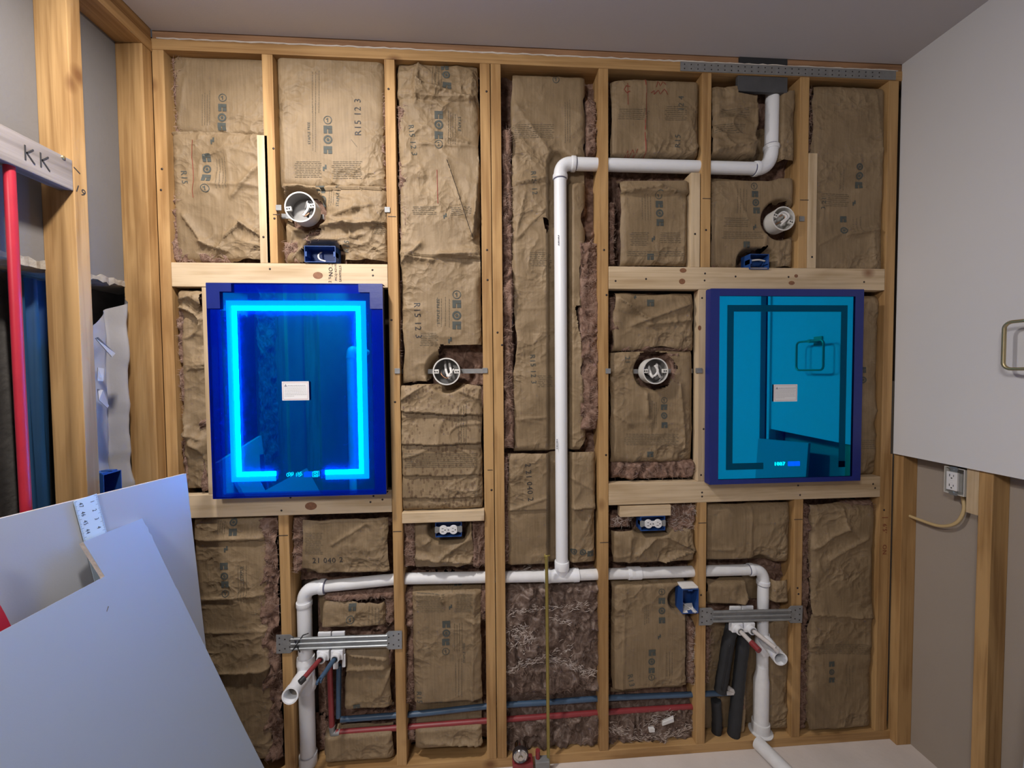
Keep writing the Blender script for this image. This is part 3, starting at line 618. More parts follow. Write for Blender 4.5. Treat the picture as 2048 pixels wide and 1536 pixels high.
    # printing and marks
    if prints:
        bins = {}; cur = [0]
        def put(mname, pts2, fs):
            pts2 = np.array(pts2); y = surf(pts2[:, 0], pts2[:, 1]) - .0011
            bins.setdefault((cur[0], mname), MB()).add([(a, c, b) for (a, b), c in zip(pts2, y)], fs)
        SC = .00193
        for ii, it in enumerate(prints):
            cur[0] = -1 if it[0] in 'lh' else ii
            if it[0] == 't':
                _, s, cx, cy, hp, ang = it[:6]; mname = it[6] if len(it) > 6 else 'ink'; c = P(cx, cy); V_, F_ = text_tris(s); sz = hp * SC * 1.35; ca, sa = math.cos(math.radians(ang)), math.sin(math.radians(ang))
                put(mname, [(c[0] + sz * (p[0] * ca - p[1] * sa), c[2] + sz * (p[0] * sa + p[1] * ca)) for p in V_], F_)
            elif it[0] == 'i':
                _, kind, cx, cy, sp = it; c = P(cx, cy); r = sp * SC / 2
                def ringp(ro, ri, a0=0, a1=2 * math.pi, n=20):
                    pts = []; f_ = []
                    for k in range(n + 1):
                        a = a0 + (a1 - a0) * k / n
                        pts += [(c[0] + ro * math.cos(a), c[2] + ro * math.sin(a)), (c[0] + ri * math.cos(a), c[2] + ri * math.sin(a))]
                    for k in range(n): f_.append((2 * k, 2 * k + 1, 2 * k + 3, 2 * k + 2))
                    put('ink', pts, f_)
                def rectp(xa, xb, za, zb, n=3):
                    pts = [(c[0] + r * (xa + (xb - xa) * i / n), c[2] + r * (za + (zb - za) * j / n)) for j in range(n + 1) for i in range(n + 1)]
                    put('ink', pts, [(j * (n + 1) + i, j * (n + 1) + i + 1, (j + 1) * (n + 1) + i + 1, (j + 1) * (n + 1) + i) for j in range(n) for i in range(n)])
                if kind == 'ring': ringp(r, r * .82); rectp(-.12, .1, -.5, .5); rectp(-.45, .1, .1, .3)
                elif kind == 'sq': rectp(-1, -.2, -.9, .9); rectp(-.2, 1, .1, .9); rectp(.05, 1, -.9, .0)
                elif kind == 'rsq': ringp(r * 1.05, r * .62); ringp(r * .38, r * .05)
                elif kind == 'leaf': rectp(-.55, -.15, -.8, .3, 2); rectp(.0, .4, -.3, .8, 2); rectp(-.15, .0, -.25, .25, 1)
            elif it[0] == 'l':                  # block of fine print: columns of short dashes running up
                _, a, b, c_, d, n = it[:6]; rr2 = random.Random(int(a * 7 + b))
                for k in range(n):
                    xx = a + (c_ - a) * (k + .5) / n; yq = b + rr2.uniform(0, (d - b) * .15)
                    while yq < d - 3:
                        ln = rr2.uniform(2.0, 5.0); p = P(xx, yq); q_ = P(xx, min(d, yq + ln)); w = .0009
                        put('ink_fine', [(p[0] - w, p[2]), (p[0] + w, p[2]), (q_[0] + w, q_[2]), (q_[0] - w, q_[2])], [(0, 1, 2, 3)]); yq += ln + rr2.uniform(.8, 1.8)
            elif it[0] == 'h':                  # band of fine cross ruling
                _, a, b, c_, d = it[:5]; n = max(3, int((d - b) / 3.4)); rr2 = random.Random(int(a * 3 + b))
                for k in range(n):
                    yq = b + (d - b) * (k + .5) / n; xx = a + rr2.uniform(0, 5)
                    while xx < c_ - 4:
                        ln = rr2.uniform(4, 7); p = P(xx, yq); q_ = P(min(c_, xx + ln), yq); w = .0009
                        put('ink_fine', [(p[0], p[2] - w), (q_[0], q_[2] - w), (q_[0], q_[2] + w), (p[0], p[2] + w)], [(0, 1, 2, 3)]); xx += ln + rr2.uniform(.2, 2.2)
            elif it[0] == 'p':
                _, pts, w, mname = it; w *= .001; pp = [P(*a) for a in pts]; out = []
                for i in range(len(pp) - 1):
                    k = max(1, int(np.linalg.norm(pp[i + 1] - pp[i]) / .006))
                    for j in range(k): out.append(pp[i] + (pp[i + 1] - pp[i]) * j / k)
                out.append(pp[-1]); P2 = []
                for i, p in enumerate(out):
                    d = out[min(i + 1, len(out) - 1)] - out[max(i - 1, 0)]; nn = np.array([-d[2], d[0]]); nn = nn / (np.linalg.norm(nn) + 1e-9) * w / 2
                    P2 += [(p[0] + nn[0], p[2] + nn[1]), (p[0] - nn[0], p[2] - nn[1])]
                put(mname, P2, [(2 * i, 2 * i + 1, 2 * i + 3, 2 * i + 2) for i in range(len(out) - 1)])
        for (ii, mname), mb in bins.items():
            kd = prints[ii][0] if ii >= 0 else 'l'
            nm = {'l': 'fine_print', 'i': 'printed_symbol', 't': 'printed_text', 'p': 'pen_mark'}[kd]
            if mname == 'dark_fold': nm = 'fold_line'
            mb.build(nm, mname, face, kind='stuff' if kd in 'lt' else None, label='red pen mark' if mname == 'red_marker' else None)
    return root
def icons(x, ys, s=14, flip=False, dx=0.0):
    k = ['ring', 'sq', 'rsq', 'sq']; k = k[::-1] if flip else k
    return [('i', kk, x + dx * i, y, s) for i, (kk, y) in enumerate(zip(k, ys))]

batt('paper batt in the top left corner, left of the first old stud', (333, 101, 530, 262), yc=.02, amp=.006, seed=3, wob=(14, 9, 4, 3), fluff=[(334, 104, 354, 260), (521, 195, 532, 272)], scale=.16,
     prints=icons(438, [188, 208, 228, 246], 15, dx=-.6) + [('l', 394, 172, 414, 245, 4)], crease=[(360, 150, 346, 240, .006, .010)])
batt('crumpled paper batt at upper left with red pen line, above header board', (335, 256, 517, 521), yc=.016, amp=.013, seed=7, wob=(16, 10, 3, 14), fluff=[(337, 380, 356, 520), (352, 503, 450, 522)],
     prints=icons(407, [311, 333, 352, 374], 15, True) + [('t', 'R15', 361, 350, 11, -86), ('l', 424, 308, 448, 372, 4), ('p', [(378, 274), (376, 310), (379, 345), (381, 392)], 2.2, 'red_marker'), ('i', 'leaf', 420, 277, 15)],
     crease=[(463, 388, 516, 322, .016, .012), (362, 432, 398, 480, .016, .014), (398, 485, 444, 500, .018, .014), (448, 470, 480, 446, .02, .012), (480, 446, 515, 470, .018, .012), (455, 385, 452, 300, .006, .01)], steps=[(258, 258, .007)], ridge=1.6)
batt('large smooth paper batt at upper left printed R15 12 3', (549, 100, 767, 372), yc=.014, amp=.0045, seed=11, wob=(9, 5, 3, 4), scale=.2,
     prints=icons(653, [236, 255, 275, 296], 16) + [('t', 'R15 12 3', 714, 230, 13, 90, 'ink_black'), ('l', 618, 130, 638, 224, 3), ('l', 620, 190, 630, 300, 2), ('t', 'STAPLE FREE', 615, 262, 5, 90), ('h', 585, 318, 640, 352), ('h', 660, 318, 724, 355), ('i', 'leaf', 647, 332, 15), ('p', [(700, 275), (712, 290)], 2, 'ink_fine')],
     crease=[(562, 200, 566, 370, .006, .014), (700, 350, 718, 330, .005, .008)], fluff=[(760, 180, 768, 372)])
batt('wrinkled paper batt around the round box above left mirror', (561, 363, 772, 523), yc=.018, amp=.017, seed=15, wob=(8, 6, 4, 8),
     holes=[[(565, 392), (585, 382), (622, 384), (640, 398), (636, 440), (600, 452), (570, 440)], [(598, 490), (680, 488), (680, 526), (598, 526)], [(610, 455), (640, 452), (634, 468), (612, 470)]],
     fluff=[(606, 452, 640, 490), (562, 480, 590, 522)], prints=[('i', 'sq', 636, 372, 17), ('i', 'rsq', 640, 394, 14), ('t', 'STAPLE FREE', 673, 385, 6, 90), ('l', 652, 370, 666, 410, 3), ('t', 'R15', 690, 490, 10, 80), ('h', 745, 445, 770, 466)],
     crease=[(600, 452, 700, 445, .022, .016), (660, 430, 735, 410, .012, .012), (690, 450, 770, 444, .02, .012), (650, 480, 720, 470, .014, .014), (735, 485, 755, 500, .012, .010)], steps=[(372, 372, .012)], ridge=1.6)
batt('tall creased paper batt between glowing mirror stud and doubled studs, above round box', (797, 122, 962, 768), yc=.010, amp=.012, seed=21, wob=(12, 8, 5, 8),
     holes=[[(968, 688), (880, 690), (874, 712), (871, 735), (846, 775), (968, 775)]], fluff=[(795, 205, 812, 480), (790, 560, 800, 740)],
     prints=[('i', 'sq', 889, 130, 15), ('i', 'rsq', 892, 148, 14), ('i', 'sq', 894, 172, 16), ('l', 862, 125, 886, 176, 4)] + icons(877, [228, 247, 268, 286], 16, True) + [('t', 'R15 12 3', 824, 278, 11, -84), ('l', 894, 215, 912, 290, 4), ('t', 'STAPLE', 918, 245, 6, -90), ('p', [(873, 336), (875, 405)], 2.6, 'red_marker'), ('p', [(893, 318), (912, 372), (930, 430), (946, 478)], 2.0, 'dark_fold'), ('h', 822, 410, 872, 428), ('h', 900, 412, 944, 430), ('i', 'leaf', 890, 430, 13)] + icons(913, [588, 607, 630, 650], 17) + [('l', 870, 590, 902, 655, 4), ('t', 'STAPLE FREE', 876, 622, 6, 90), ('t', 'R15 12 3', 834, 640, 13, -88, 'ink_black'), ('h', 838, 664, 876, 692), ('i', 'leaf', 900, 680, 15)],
     crease=[(835, 170, 945, 205, .020, .012), (940, 205, 946, 160, .012, .010), (835, 285, 960, 292, .008, .006), (900, 275, 935, 285, .014, .010), (893, 318, 945, 478, .010, .008), (945, 470, 955, 400, .015, .012), (800, 510, 860, 520, .016, .012), (880, 510, 950, 508, .018, .010), (800, 525, 840, 490, .014, .012), (850, 350, 840, 330, .006, .008), (958, 300, 945, 480, .014, .012), (832, 200, 838, 130, .014, .01)], steps=[(190, 204, .012), (506, 516, .010)], ridge=1.5)
batt('bulging stained paper batt under the middle round box, above pale blocking board', (801, 768, 966, 1021), yc=-.004, amp=.007, seed=27, wob=(6, 8, 10, 5), mat='kraft_paper_stained', steps=[(824, 830, .013), (890, 886, .012), (952, 950, .007), (997, 994, .006)], scale=.18,
     prints=[('h', 808, 905, 955, 935), ('l', 915, 800, 935, 890, 4)], crease=[(805, 800, 850, 770, .016, .018), (900, 775, 960, 800, .012, .012)], ridge=1.8)
batt('tall paper batt behind the vertical vent pipe', (1024, 137, 1176, 906), yc=.024, ye=.052, amp=.008, seed=33, wob=(10, 26, 5, 3), under=(1002, 132, 1200, 906), scale=.17, fluff=[(1004, 250, 1026, 900), (1163, 480, 1200, 860), (1178, 190, 1196, 300)],
     holes=[[(1087, 430), (1102, 433), (1101, 450), (1096, 462), (1090, 446)], [(1152, 612), (1162, 608), (1185, 640), (1185, 700), (1168, 700), (1158, 650)]],
     prints=[('i', 'ring', 1114, 150, 14), ('t', 'R15 12', 1069, 360, 11, -86), ('l', 1130, 190, 1144, 280, 3), ('t', 'R15 12 3', 1067, 738, 11, -88), ('h', 1020, 240, 1110, 270), ('h', 1075, 750, 1110, 775), ('h', 1060, 500, 1108, 530)],
     crease=[(1028, 365, 1095, 350, .012, .014), (1030, 200, 1100, 300, .007, .014), (1040, 470, 1105, 400, .008, .012), (1050, 380, 1030, 470, .008, .012), (1045, 840, 1108, 836, .006, .006), (1160, 600, 1166, 800, .01, .012)], steps=[(360, 356, .005)], strands=1.4)
batt('paper batt printed 21 040 2 between doubled studs and lower vent pipe', (1014, 906, 1196, 1141), yc=.02, ye=.05, amp=.008, seed=37, wob=(8, 6, 4, 5), scale=.15, under=(1006, 903, 1202, 1160), prints=[('t', '2 21 040 2', 1059, 967, 12, -86, 'ink_black'), ('l', 1094, 985, 1106, 1110, 3), ('i', 'rsq', 1150, 1107, 12), ('i', 'rsq', 1168, 1109, 13), ('i', 'sq', 1184, 1112, 14)],
     crease=[(1020, 1025, 1095, 1000, .006, .006), (1140, 1022, 1197, 1015, .012, .01), (1146, 960, 1190, 985, .008, .01)], fluff=[(1006, 915, 1018, 1135)], steps=[(1024, 1020, .006)])
batt('bare brown fibreglass with white fuzz low behind the brass rod', (1010, 1158, 1204, 1502), paper=False, yc=.03, seed=41, glass='fibreglass_brown', strands=.3, strand_mat='fibre_strand', wisps=[([(1014, 1352), (1050, 1335), (1095, 1326), (1140, 1332), (1170, 1352), (1200, 1356)], 260, 4, True), ([(1022, 1270), (1040, 1300), (1062, 1280), (1035, 1262)], 150, 9, False), ([(1020, 1235), (1050, 1222), (1090, 1226), (1130, 1222), (1180, 1212)], 110, 4, True), ([(1020, 1175), (1060, 1158), (1110, 1168), (1190, 1165)], 150, 5, True), ([(1105, 1246), (1140, 1250)], 40, 3, True), ([(1110, 1310), (1150, 1300)], 30, 4, True)])
batt('puffy paper batt with red pen writing above the horizontal vent pipe', (1222, 152, 1402, 318), under=(1218, 140, 1406, 350), yc=.004, ye=.055, amp=.007, seed=45, wob=(4, 8, 12, 6), scale=.17,
     prints=[('t', 'R15', 1356, 282, 12, 88), ('t', '12 4', 1364, 205, 12, 88), ('h', 1235, 215, 1300, 238), ('h', 1330, 210, 1375, 240), ('p', [(1292, 156), (1293, 215), (1290, 270), (1292, 312)], 3, 'red_marker'), ('p', [(1261, 172), (1253, 170), (1249, 178), (1254, 184), (1261, 181)], 3, 'red_marker'), ('p', [(1256, 165), (1257, 208)], 2.4, 'red_marker'),
             ('p', [(1303, 184), (1310, 179), (1309, 187), (1318, 178), (1322, 186), (1330, 176), (1337, 187)], 2.6, 'red_marker'), ('p', [(1314, 172), (1318, 158), (1322, 170), (1327, 160), (1333, 168)], 2.4, 'red_marker'), ('p', [(1252, 314), (1256, 300), (1260, 312), (1266, 298), (1271, 310), (1276, 297)], 2.4, 'red_marker')],
     crease=[(1292, 156, 1291, 312, .006, .008), (1380, 312, 1400, 290, .012, .014)])
batt('paper batt with a folded top flap under the horizontal vent pipe', (1242, 347, 1382, 530), yc=.010, ye=.05, amp=.007, seed=49, wob=(5, 8, 5, 4), under=(1218, 338, 1386, 532), scale=.15,
     prints=icons(1320, [388, 406, 424, 443], 15, dx=.8) + [('l', 1284, 385, 1306, 440, 4), ('h', 1260, 462, 1300, 490), ('h', 1320, 462, 1365, 485), ('i', 'leaf', 1309, 476, 14), ('h', 1255, 500, 1370, 512), ('i', 'sq', 1303, 512, 14)], crease=[(1248, 384, 1320, 374, .016, .010), (1320, 374, 1360, 388, .016, .010), (1372, 400, 1368, 520, .008, .012)], steps=[(382, 384, .014)], fluff=[(1221, 400, 1234, 525)])
batt('crumpled paper batt left of unlit mirror, just under its header board', (1226, 584, 1393, 702), yc=.012, ye=.045, amp=.020, seed=53, wob=(14, 8, 5, 10), scale=.10, prints=[('i', 'sq', 1303, 605, 15), ('i', 'leaf', 1273, 593, 12)], crease=[(1240, 600, 1300, 640, .018, .014), (1270, 650, 1380, 610, .014, .014), (1300, 650, 1385, 640, .014, .01)], fluff=[(1222, 590, 1240, 660), (1230, 690, 1390, 702)], ridge=1.8)
batt('paper batt around the round box left of the unlit mirror', (1224, 700, 1392, 928), yc=.016, ye=.048, amp=.011, seed=57, wob=(5, 8, 6, 6), under=(1222, 698, 1394, 962), holes=[[(1283, 708), (1300, 698), (1338, 706), (1360, 735), (1340, 772), (1315, 782), (1290, 770), (1276, 740)]],
     prints=icons(1332, [801, 815, 832, 851], 13) + [('t', '21', 1257, 720, 11, -85), ('l', 1300, 800, 1318, 860, 4), ('h', 1250, 868, 1360, 892), ('i', 'sq', 1303, 910, 13)], crease=[(1295, 790, 1296, 830, .014, .010), (1362, 770, 1372, 900, .012, .012), (1230, 830, 1260, 850, .01, .012)], fluff=[(1228, 928, 1392, 962), (1338, 706, 1362, 770)])
batt('puffy paper batt below the grey nail plate beside the upper vent elbow', (1426, 166, 1596, 318), under=(1422, 150, 1600, 350), yc=.006, ye=.06, amp=.013, seed=61, wob=(4, 4, 14, 6), holes=[[(1476, 150), (1600, 150), (1600, 176), (1562, 186), (1556, 240), (1528, 240), (1520, 190), (1476, 186)]], prints=[('h', 1440, 215, 1500, 235), ('h', 1430, 248, 1490, 266)], crease=[(1440, 300, 1520, 285, .02, .014), (1470, 295, 1450, 270, .014, .012), (1515, 250, 1525, 200, .012, .014)], fluff=[(1526, 185, 1534, 250)])
batt('paper batt around the round box above the unlit mirror', (1426, 346, 1595, 536), under=(1422, 338, 1600, 538), yc=.012, ye=.052, amp=.008, seed=65, wob=(4, 6, 6, 8), scale=.16, holes=[[(1546, 402), (1580, 398), (1594, 410), (1596, 470), (1562, 478), (1545, 460), (1538, 435)], [(1498, 503), (1540, 488), (1541, 540), (1496, 540)]],
     prints=icons(1513, [369, 385, 402, 418], 14, dx=1.6) + [('l', 1476, 372, 1500, 425, 4), ('h', 1450, 432, 1500, 452), ('i', 'leaf', 1514, 452, 14), ('h', 1446, 460, 1530, 476), ('i', 'sq', 1497, 487, 14)], crease=[(1470, 365, 1500, 440, .006, .012), (1535, 470, 1528, 500, .01, .012)], fluff=[(1430, 520, 1500, 536), (1560, 475, 1596, 510)])
batt('dim paper batt in the top right corner beside painted wall', (1628, 166, 1776, 546), yc=.008, ye=.055, amp=.007, seed=69, wob=(10, 6, 10, 12), scale=.17, prints=[('i', 'rsq', 1722, 332, 14), ('i', 'rsq', 1722, 350, 14), ('i', 'sq', 1722, 368, 15), ('l', 1682, 335, 1694, 378, 2), ('h', 1642, 385, 1702, 412), ('i', 'leaf', 1713, 404, 14), ('t', '3 21', 1650, 405, 10, 90), ('i', 'sq', 1690, 437, 14), ('i', 'rsq', 1690, 460, 14), ('l', 1706, 430, 1728, 465, 3)],
     crease=[(1700, 470, 1755, 460, .020, .012), (1745, 470, 1750, 530, .018, .012), (1752, 190, 1765, 300, .012, .012), (1640, 490, 1700, 460, .006, .012)], fluff=[(1619, 170, 1632, 300)])
batt('narrow torn paper batt squeezed left of the glowing mirror', (354, 578, 409, 986), yc=.014, ye=.042, amp=.016, seed=73, wob=(14, 4, 6, 8), scale=.08, fluff=[(352, 610, 362, 980), (395, 840, 410, 985)], crease=[(360, 870, 395, 880, .016, .01), (358, 600, 405, 590, .014, .012), (370, 740, 405, 736, .006, .006)], ridge=1.8)
batt('narrow paper strip batt right of the unlit mirror', (1712, 588, 1768, 955), yc=.018, ye=.05, amp=.010, seed=77, wob=(4, 8, 5, 6), scale=.1, prints=[('i', 'rsq', 1733, 760, 14), ('i', 'sq', 1733, 740, 14), ('h', 1722, 880, 1760, 900)])
batt('wide paper batt low at far left behind the leaning drywall', (386, 1037, 533, 1534), yc=.012, ye=.05, amp=.007, seed=81, wob=(5, 12, 3, 4), under=(372, 1035, 554, 1536), scale=.16, prints=[('i', 'rsq', 463, 1047, 14), ('i', 'sq', 463, 1066, 15), ('l', 430, 1040, 448, 1070, 4), ('i', 'leaf', 448, 1101, 15), ('i', 'sq', 444, 1135, 15), ('i', 'rsq', 445, 1155, 14), ('i', 'sq', 446, 1172, 14), ('i', 'ring', 447, 1190, 14), ('l', 470, 1130, 492, 1210, 4), ('t', 'STAPLE', 480, 1150, 6, 90)],
     crease=[(398, 1084, 520, 1078, .008, .01), (400, 1205, 525, 1195, .010, .010), (445, 1352, 535, 1342, .012, .010), (405, 1270, 525, 1268, .006, .01)], steps=[(1350, 1343, .012), (1083, 1083, .006)], fluff=[(518, 1040, 556, 1530)], strands=1.3)
batt('puffy paper batt printed 1 040 2 under left mirror, above drain pipe', (596, 1037, 780, 1158), yc=.004, ye=.05, amp=.011, seed=85, wob=(12, 6, 6, 6), under=(580, 1034, 784, 1178), prints=[('t', '21 040 2', 655, 1121, 11, 0, 'ink_black'), ('h', 608, 1065, 645, 1110)], crease=[(665, 1090, 730, 1050, .008, .008), (640, 1045, 770, 1040, .012, .012), (700, 1130, 705, 1070, .006, .008), (690, 1155, 775, 1150, .016, .012)], fluff=[(580, 1040, 604, 1160)])
batt('small puffy paper batt between left drain pipe and metal bracket', (622, 1208, 768, 1266), yc=.006, ye=.055, amp=.010, seed=89, wob=(8, 12, 6, 3), under=(618, 1172, 784, 1300), prints=[('i', 'sq', 703, 1218, 15), ('i', 'ring', 700, 1241, 16), ('l', 733, 1215, 760, 1255, 4)], fluff=[(630, 1182, 782, 1212), (765, 1210, 782, 1265)], strands=1.3)
batt('crumpled paper batt under the left metal bracket beside red supply pipe', (684, 1296, 780, 1436), yc=.008, ye=.05, amp=.013, seed=93, wob=(8, 8, 6, 4), under=(618, 1290, 786, 1462), crease=[(700, 1312, 770, 1322, .016, .010), (690, 1345, 765, 1340, .014, .012), (762, 1390, 780, 1350, .012, .01)], prints=[('i', 'sq', 712, 1418, 13)], fluff=[(628, 1300, 650, 1440), (690, 1318, 780, 1342)])
batt('paper batt low under the left red supply pipe', (642, 1470, 784, 1534), yc=.010, ye=.05, amp=.009, seed=97, wob=(8, 8, 4, 4), under=(615, 1455, 786, 1536), fluff=[(622, 1460, 645, 1530)])
batt('crumpled paper batt under the left duplex outlet', (826, 1046, 950, 1140), yc=.010, ye=.055, amp=.019, seed=101, wob=(8, 10, 5, 6), under=(804, 1040, 974, 1164), scale=.09, crease=[(830, 1120, 940, 1128, .016, .012), (850, 1090, 890, 1060, .012, .01), (880, 1120, 930, 1085, .012, .01)], fluff=[(804, 1050, 828, 1140), (944, 1048, 972, 1140)], holes=[[(868, 1040), (930, 1040), (930, 1080), (868, 1080)]], ridge=1.6, strands=1.3)
batt('tall smooth paper batt low between glowing mirror stud and doubled studs', (824, 1168, 966, 1506), yc=.012, ye=.05, amp=.006, seed=105, wob=(6, 8, 6, 8), under=(804, 1158, 978, 1515), scale=.18, prints=[('i', 'sq', 914, 1178, 16), ('l', 888, 1168, 905, 1190, 4), ('h', 830, 1190, 890, 1228), ('h', 908, 1190, 945, 1228), ('i', 'leaf', 901, 1217, 13), ('i', 'sq', 892, 1252, 16), ('i', 'rsq', 892, 1270, 15), ('i', 'sq', 891, 1288, 15), ('i', 'ring', 891, 1307, 15), ('l', 906, 1246, 926, 1310, 4), ('t', 'STAPLE FREE', 928, 1310, 5, 90), ('t', 'R15', 837, 1400, 11, -86), ('l', 908, 1320, 926, 1400, 3)],
     crease=[(948, 1180, 942, 1420, .012, .010), (872, 1170, 884, 1205, .014, .010), (935, 1245, 965, 1252, .010, .01), (850, 1490, 960, 1495, .016, .014)], fluff=[(806, 1180, 826, 1495), (955, 1170, 972, 1250)])
batt('wrinkled paper batt under the right duplex outlet, creased in a tent shape', (1228, 1060, 1394, 1133), yc=.008, ye=.05, amp=.010, seed=109, wob=(6, 6, 6, 6), under=(1222, 1008, 1398, 1156), crease=[(1275, 1112, 1322, 1068, .020, .012), (1322, 1068, 1392, 1102, .020, .012), (1330, 1125, 1385, 1104, .016, .010), (1260, 1080, 1258, 1130, .012, .012)], fluff=[(1224, 1035, 1275, 1062), (1335, 1012, 1394, 1070)], holes=[[(1275, 1030), (1336, 1030), (1336, 1068), (1275, 1068)]], strand_mat='fibre_strand_white', strands=1.2)
batt('tall smooth paper batt low beside the open blue box', (1228, 1168, 1378, 1402), yc=.014, ye=.05, amp=.005, seed=113, wob=(5, 10, 6, 5), under=(1222, 1150, 1398, 1428), scale=.18, prints=icons(1327, [1188, 1206, 1226, 1245], 14) + [('l', 1290, 1210, 1302, 1255, 3), ('i', 'sq', 1307, 1310, 15), ('i', 'rsq', 1306, 1328, 14), ('i', 'sq', 1306, 1346, 13), ('i', 'ring', 1306, 1360, 14), ('l', 1334, 1302, 1350, 1360, 3), ('t', 'R13', 1264, 1366, 12, -80), ('i', 'leaf', 1322, 1278, 13)],
     crease=[(1372, 1240, 1376, 1390, .010, .010), (1252, 1180, 1246, 1390, .006, .01)], fluff=[(1382, 1230, 1394, 1390), (1240, 1160, 1380, 1172)], strand_mat='fibre_strand_white', strands=1.3)
batt('bare fibreglass with white plaster crumbs low right of the brass rod', (1222, 1424, 1396, 1498), paper=False, yc=.036, seed=117, glass='fibreglass_brown', strands=.6, strand_mat='fibre_strand', wisps=[([(1226, 1462), (1250, 1480), (1300, 1486), (1350, 1478), (1390, 1470)], 300, 6, True), ([(1290, 1455), (1350, 1440)], 80, 6, True)])
batt('smooth paper batt under right mirror, above the white drain elbow', (1416, 1010, 1586, 1132), under=(1413, 1008, 1590, 1150), yc=.010, ye=.05, amp=.006, seed=121, wob=(4, 6, 4, 6), scale=.16, crease=[(1420, 1104, 1470, 1102, .008, .006), (1505, 1110, 1508, 1020, .006, .01)])
batt('small puffy paper batt between right drain elbow and grey bracket', (1416, 1162, 1580, 1218), under=(1413, 1145, 1592, 1255), yc=.004, ye=.055, amp=.012, seed=125, wob=(6, 8, 6, 4), scale=.09, crease=[(1485, 1210, 1510, 1180, .016, .012)])
batt('brown paper batt behind the black foam-wrapped pipes', (1418, 1250, 1590, 1478), under=(1413, 1245, 1596, 1482), yc=.020, ye=.055, amp=.011, seed=129, wob=(10, 6, 6, 6), scale=.13, fluff=[(1416, 1262, 1450, 1390), (1416, 1400, 1500, 1470)], crease=[(1500, 1370, 1490, 1470, .01, .012)], strands=1.2)
batt('tall dim paper batt low in the right corner', (1624, 1010, 1754, 1478), yc=.010, ye=.05, amp=.008, seed=133, wob=(8, 8, 8, 8), under=(1607, 1006, 1758, 1480), scale=.15, prints=[('i', 'sq', 1668, 1332, 13), ('i', 'rsq', 1668, 1348, 12), ('i', 'sq', 1668, 1364, 13), ('l', 1695, 1330, 1715, 1375, 3), ('h', 1632, 1290, 1750, 1312)],
     crease=[(1630, 1100, 1700, 1060, .012, .014), (1700, 1060, 1690, 1020, .01, .012), (1630, 1235, 1725, 1238, .008, .008), (1665, 1120, 1740, 1080, .010, .012)], fluff=[(1608, 1015, 1626, 1470), (1700, 1008, 1756, 1040)], steps=[(1232, 1238, .007)])
# plaster crumbs
rg = random.Random(5)
for k, (px, py, s, lab) in enumerate([(1304, 1462, .022, 'square white plaster crumb lying low in the bare fibreglass'), (1337, 1444, .03, 'flat white plaster flake low in the bare fibreglass, right of the square crumb')]):
    c = P(px, py, .0); bm = bmesh.new(); bmesh.ops.create_cube(bm, size=1.0)
    for v in bm.verts: v.co = Vector((c[0] + v.co.x * s * (1, 1.6)[k] + rg.uniform(-.003, .003), .006 + v.co.y * s * .5, c[2] + v.co.z * s * (.9, .45)[k] + v.co.x * s * (0, .5)[k] + rg.uniform(-.003, .003)))
    bmesh.ops.bevel(bm, geom=list(bm.edges), offset=.002, segments=1, affect='EDGES'); bm.verts.index_update()
    q = MB(); q.add([tuple(v.co) for v in bm.verts], [tuple(v.index for v in f.verts) for f in bm.faces]); bm.free(); q.build('plaster_crumb', 'debris_white', label=lab, cat='debris')

# ------------------------------------------------------------------ pipes
def bez(pts, n=10):
    # Catmull-Rom through the points
    p = [np.array(a, float) for a in pts]; p = [2 * p[0] - p[1]] + p + [2 * p[-1] - p[-2]]; out = []
    for i in range(1, len(p) - 2):
        for k in range(n):
            t = k / n; out.append(.5 * ((2 * p[i]) + (-p[i - 1] + p[i + 1]) * t + (2 * p[i - 1] - 5 * p[i] + 4 * p[i + 1] - p[i + 2]) * t * t + (-p[i - 1] + 3 * p[i] - 3 * p[i + 1] + p[i + 2]) * t ** 3))
    out.append(p[-2]); return [tuple(a) for a in out]
def pipe(root, a, b, r, mat='pvc', name='pipe', n=28):
    q = MB(); q.tube([tuple(a), tuple(b)], r, n); return q.build(name, mat, root, smooth='angle')
def elbow(root, a, c, b, r, mat='pvc', hub=.013, name='elbow'):
    # bend from a to b around corner c, with hubs at both ends
    a, c, b = [np.array(t, float) for t in (a, c, b)]; d1 = (c - a) / np.linalg.norm(c - a); d2 = (b - c) / np.linalg.norm(b - c)
    pts = [tuple((1 - t) ** 2 * a + 2 * t * (1 - t) * c + t * t * b) for t in np.linspace(0, 1, 14)]
    q = MB(); q.tube(pts, r * 1.05, 24, caps=False)
    o = q.build(name, mat, root, smooth=True)
    for p, d in ((a, -d1), (b, d2)):
        h = MB(); h.lathe([(r * .9, -.002), (r * 1.17, -.001), (r * 1.19, .002), (r * 1.19, hub), (r * 1.15, hub + .002), (r * .9, hub + .002)], p, d, 26); h.build('hub', mat, o, smooth='angle')
        h = MB(); h.lathe([(r * 1.005, hub + .002), (r * 1.02, hub + .0025), (r * 1.012, hub + .006), (r * .9, hub + .006)], p, d, 26); h.build('primer_ring', 'pvc_primer', o, smooth='angle')
    return o
def coupling(root, p, d, r, L, mat='pvc'):
    q = MB(); p = np.array(p, float); d = np.array(d, float) / np.linalg.norm(d)
    q.lathe([(r * .95, -L / 2), (r * 1.15, -L / 2), (r * 1.17, -L / 2 + .003), (r * 1.17, L / 2 - .003), (r * 1.15, L / 2), (r * .95, L / 2)], p, d, 26); return q.build('coupling', mat, root, smooth='angle')
YV = .027
R1 = .0245
def pv(px, py, Y): return P(px, py, Y)
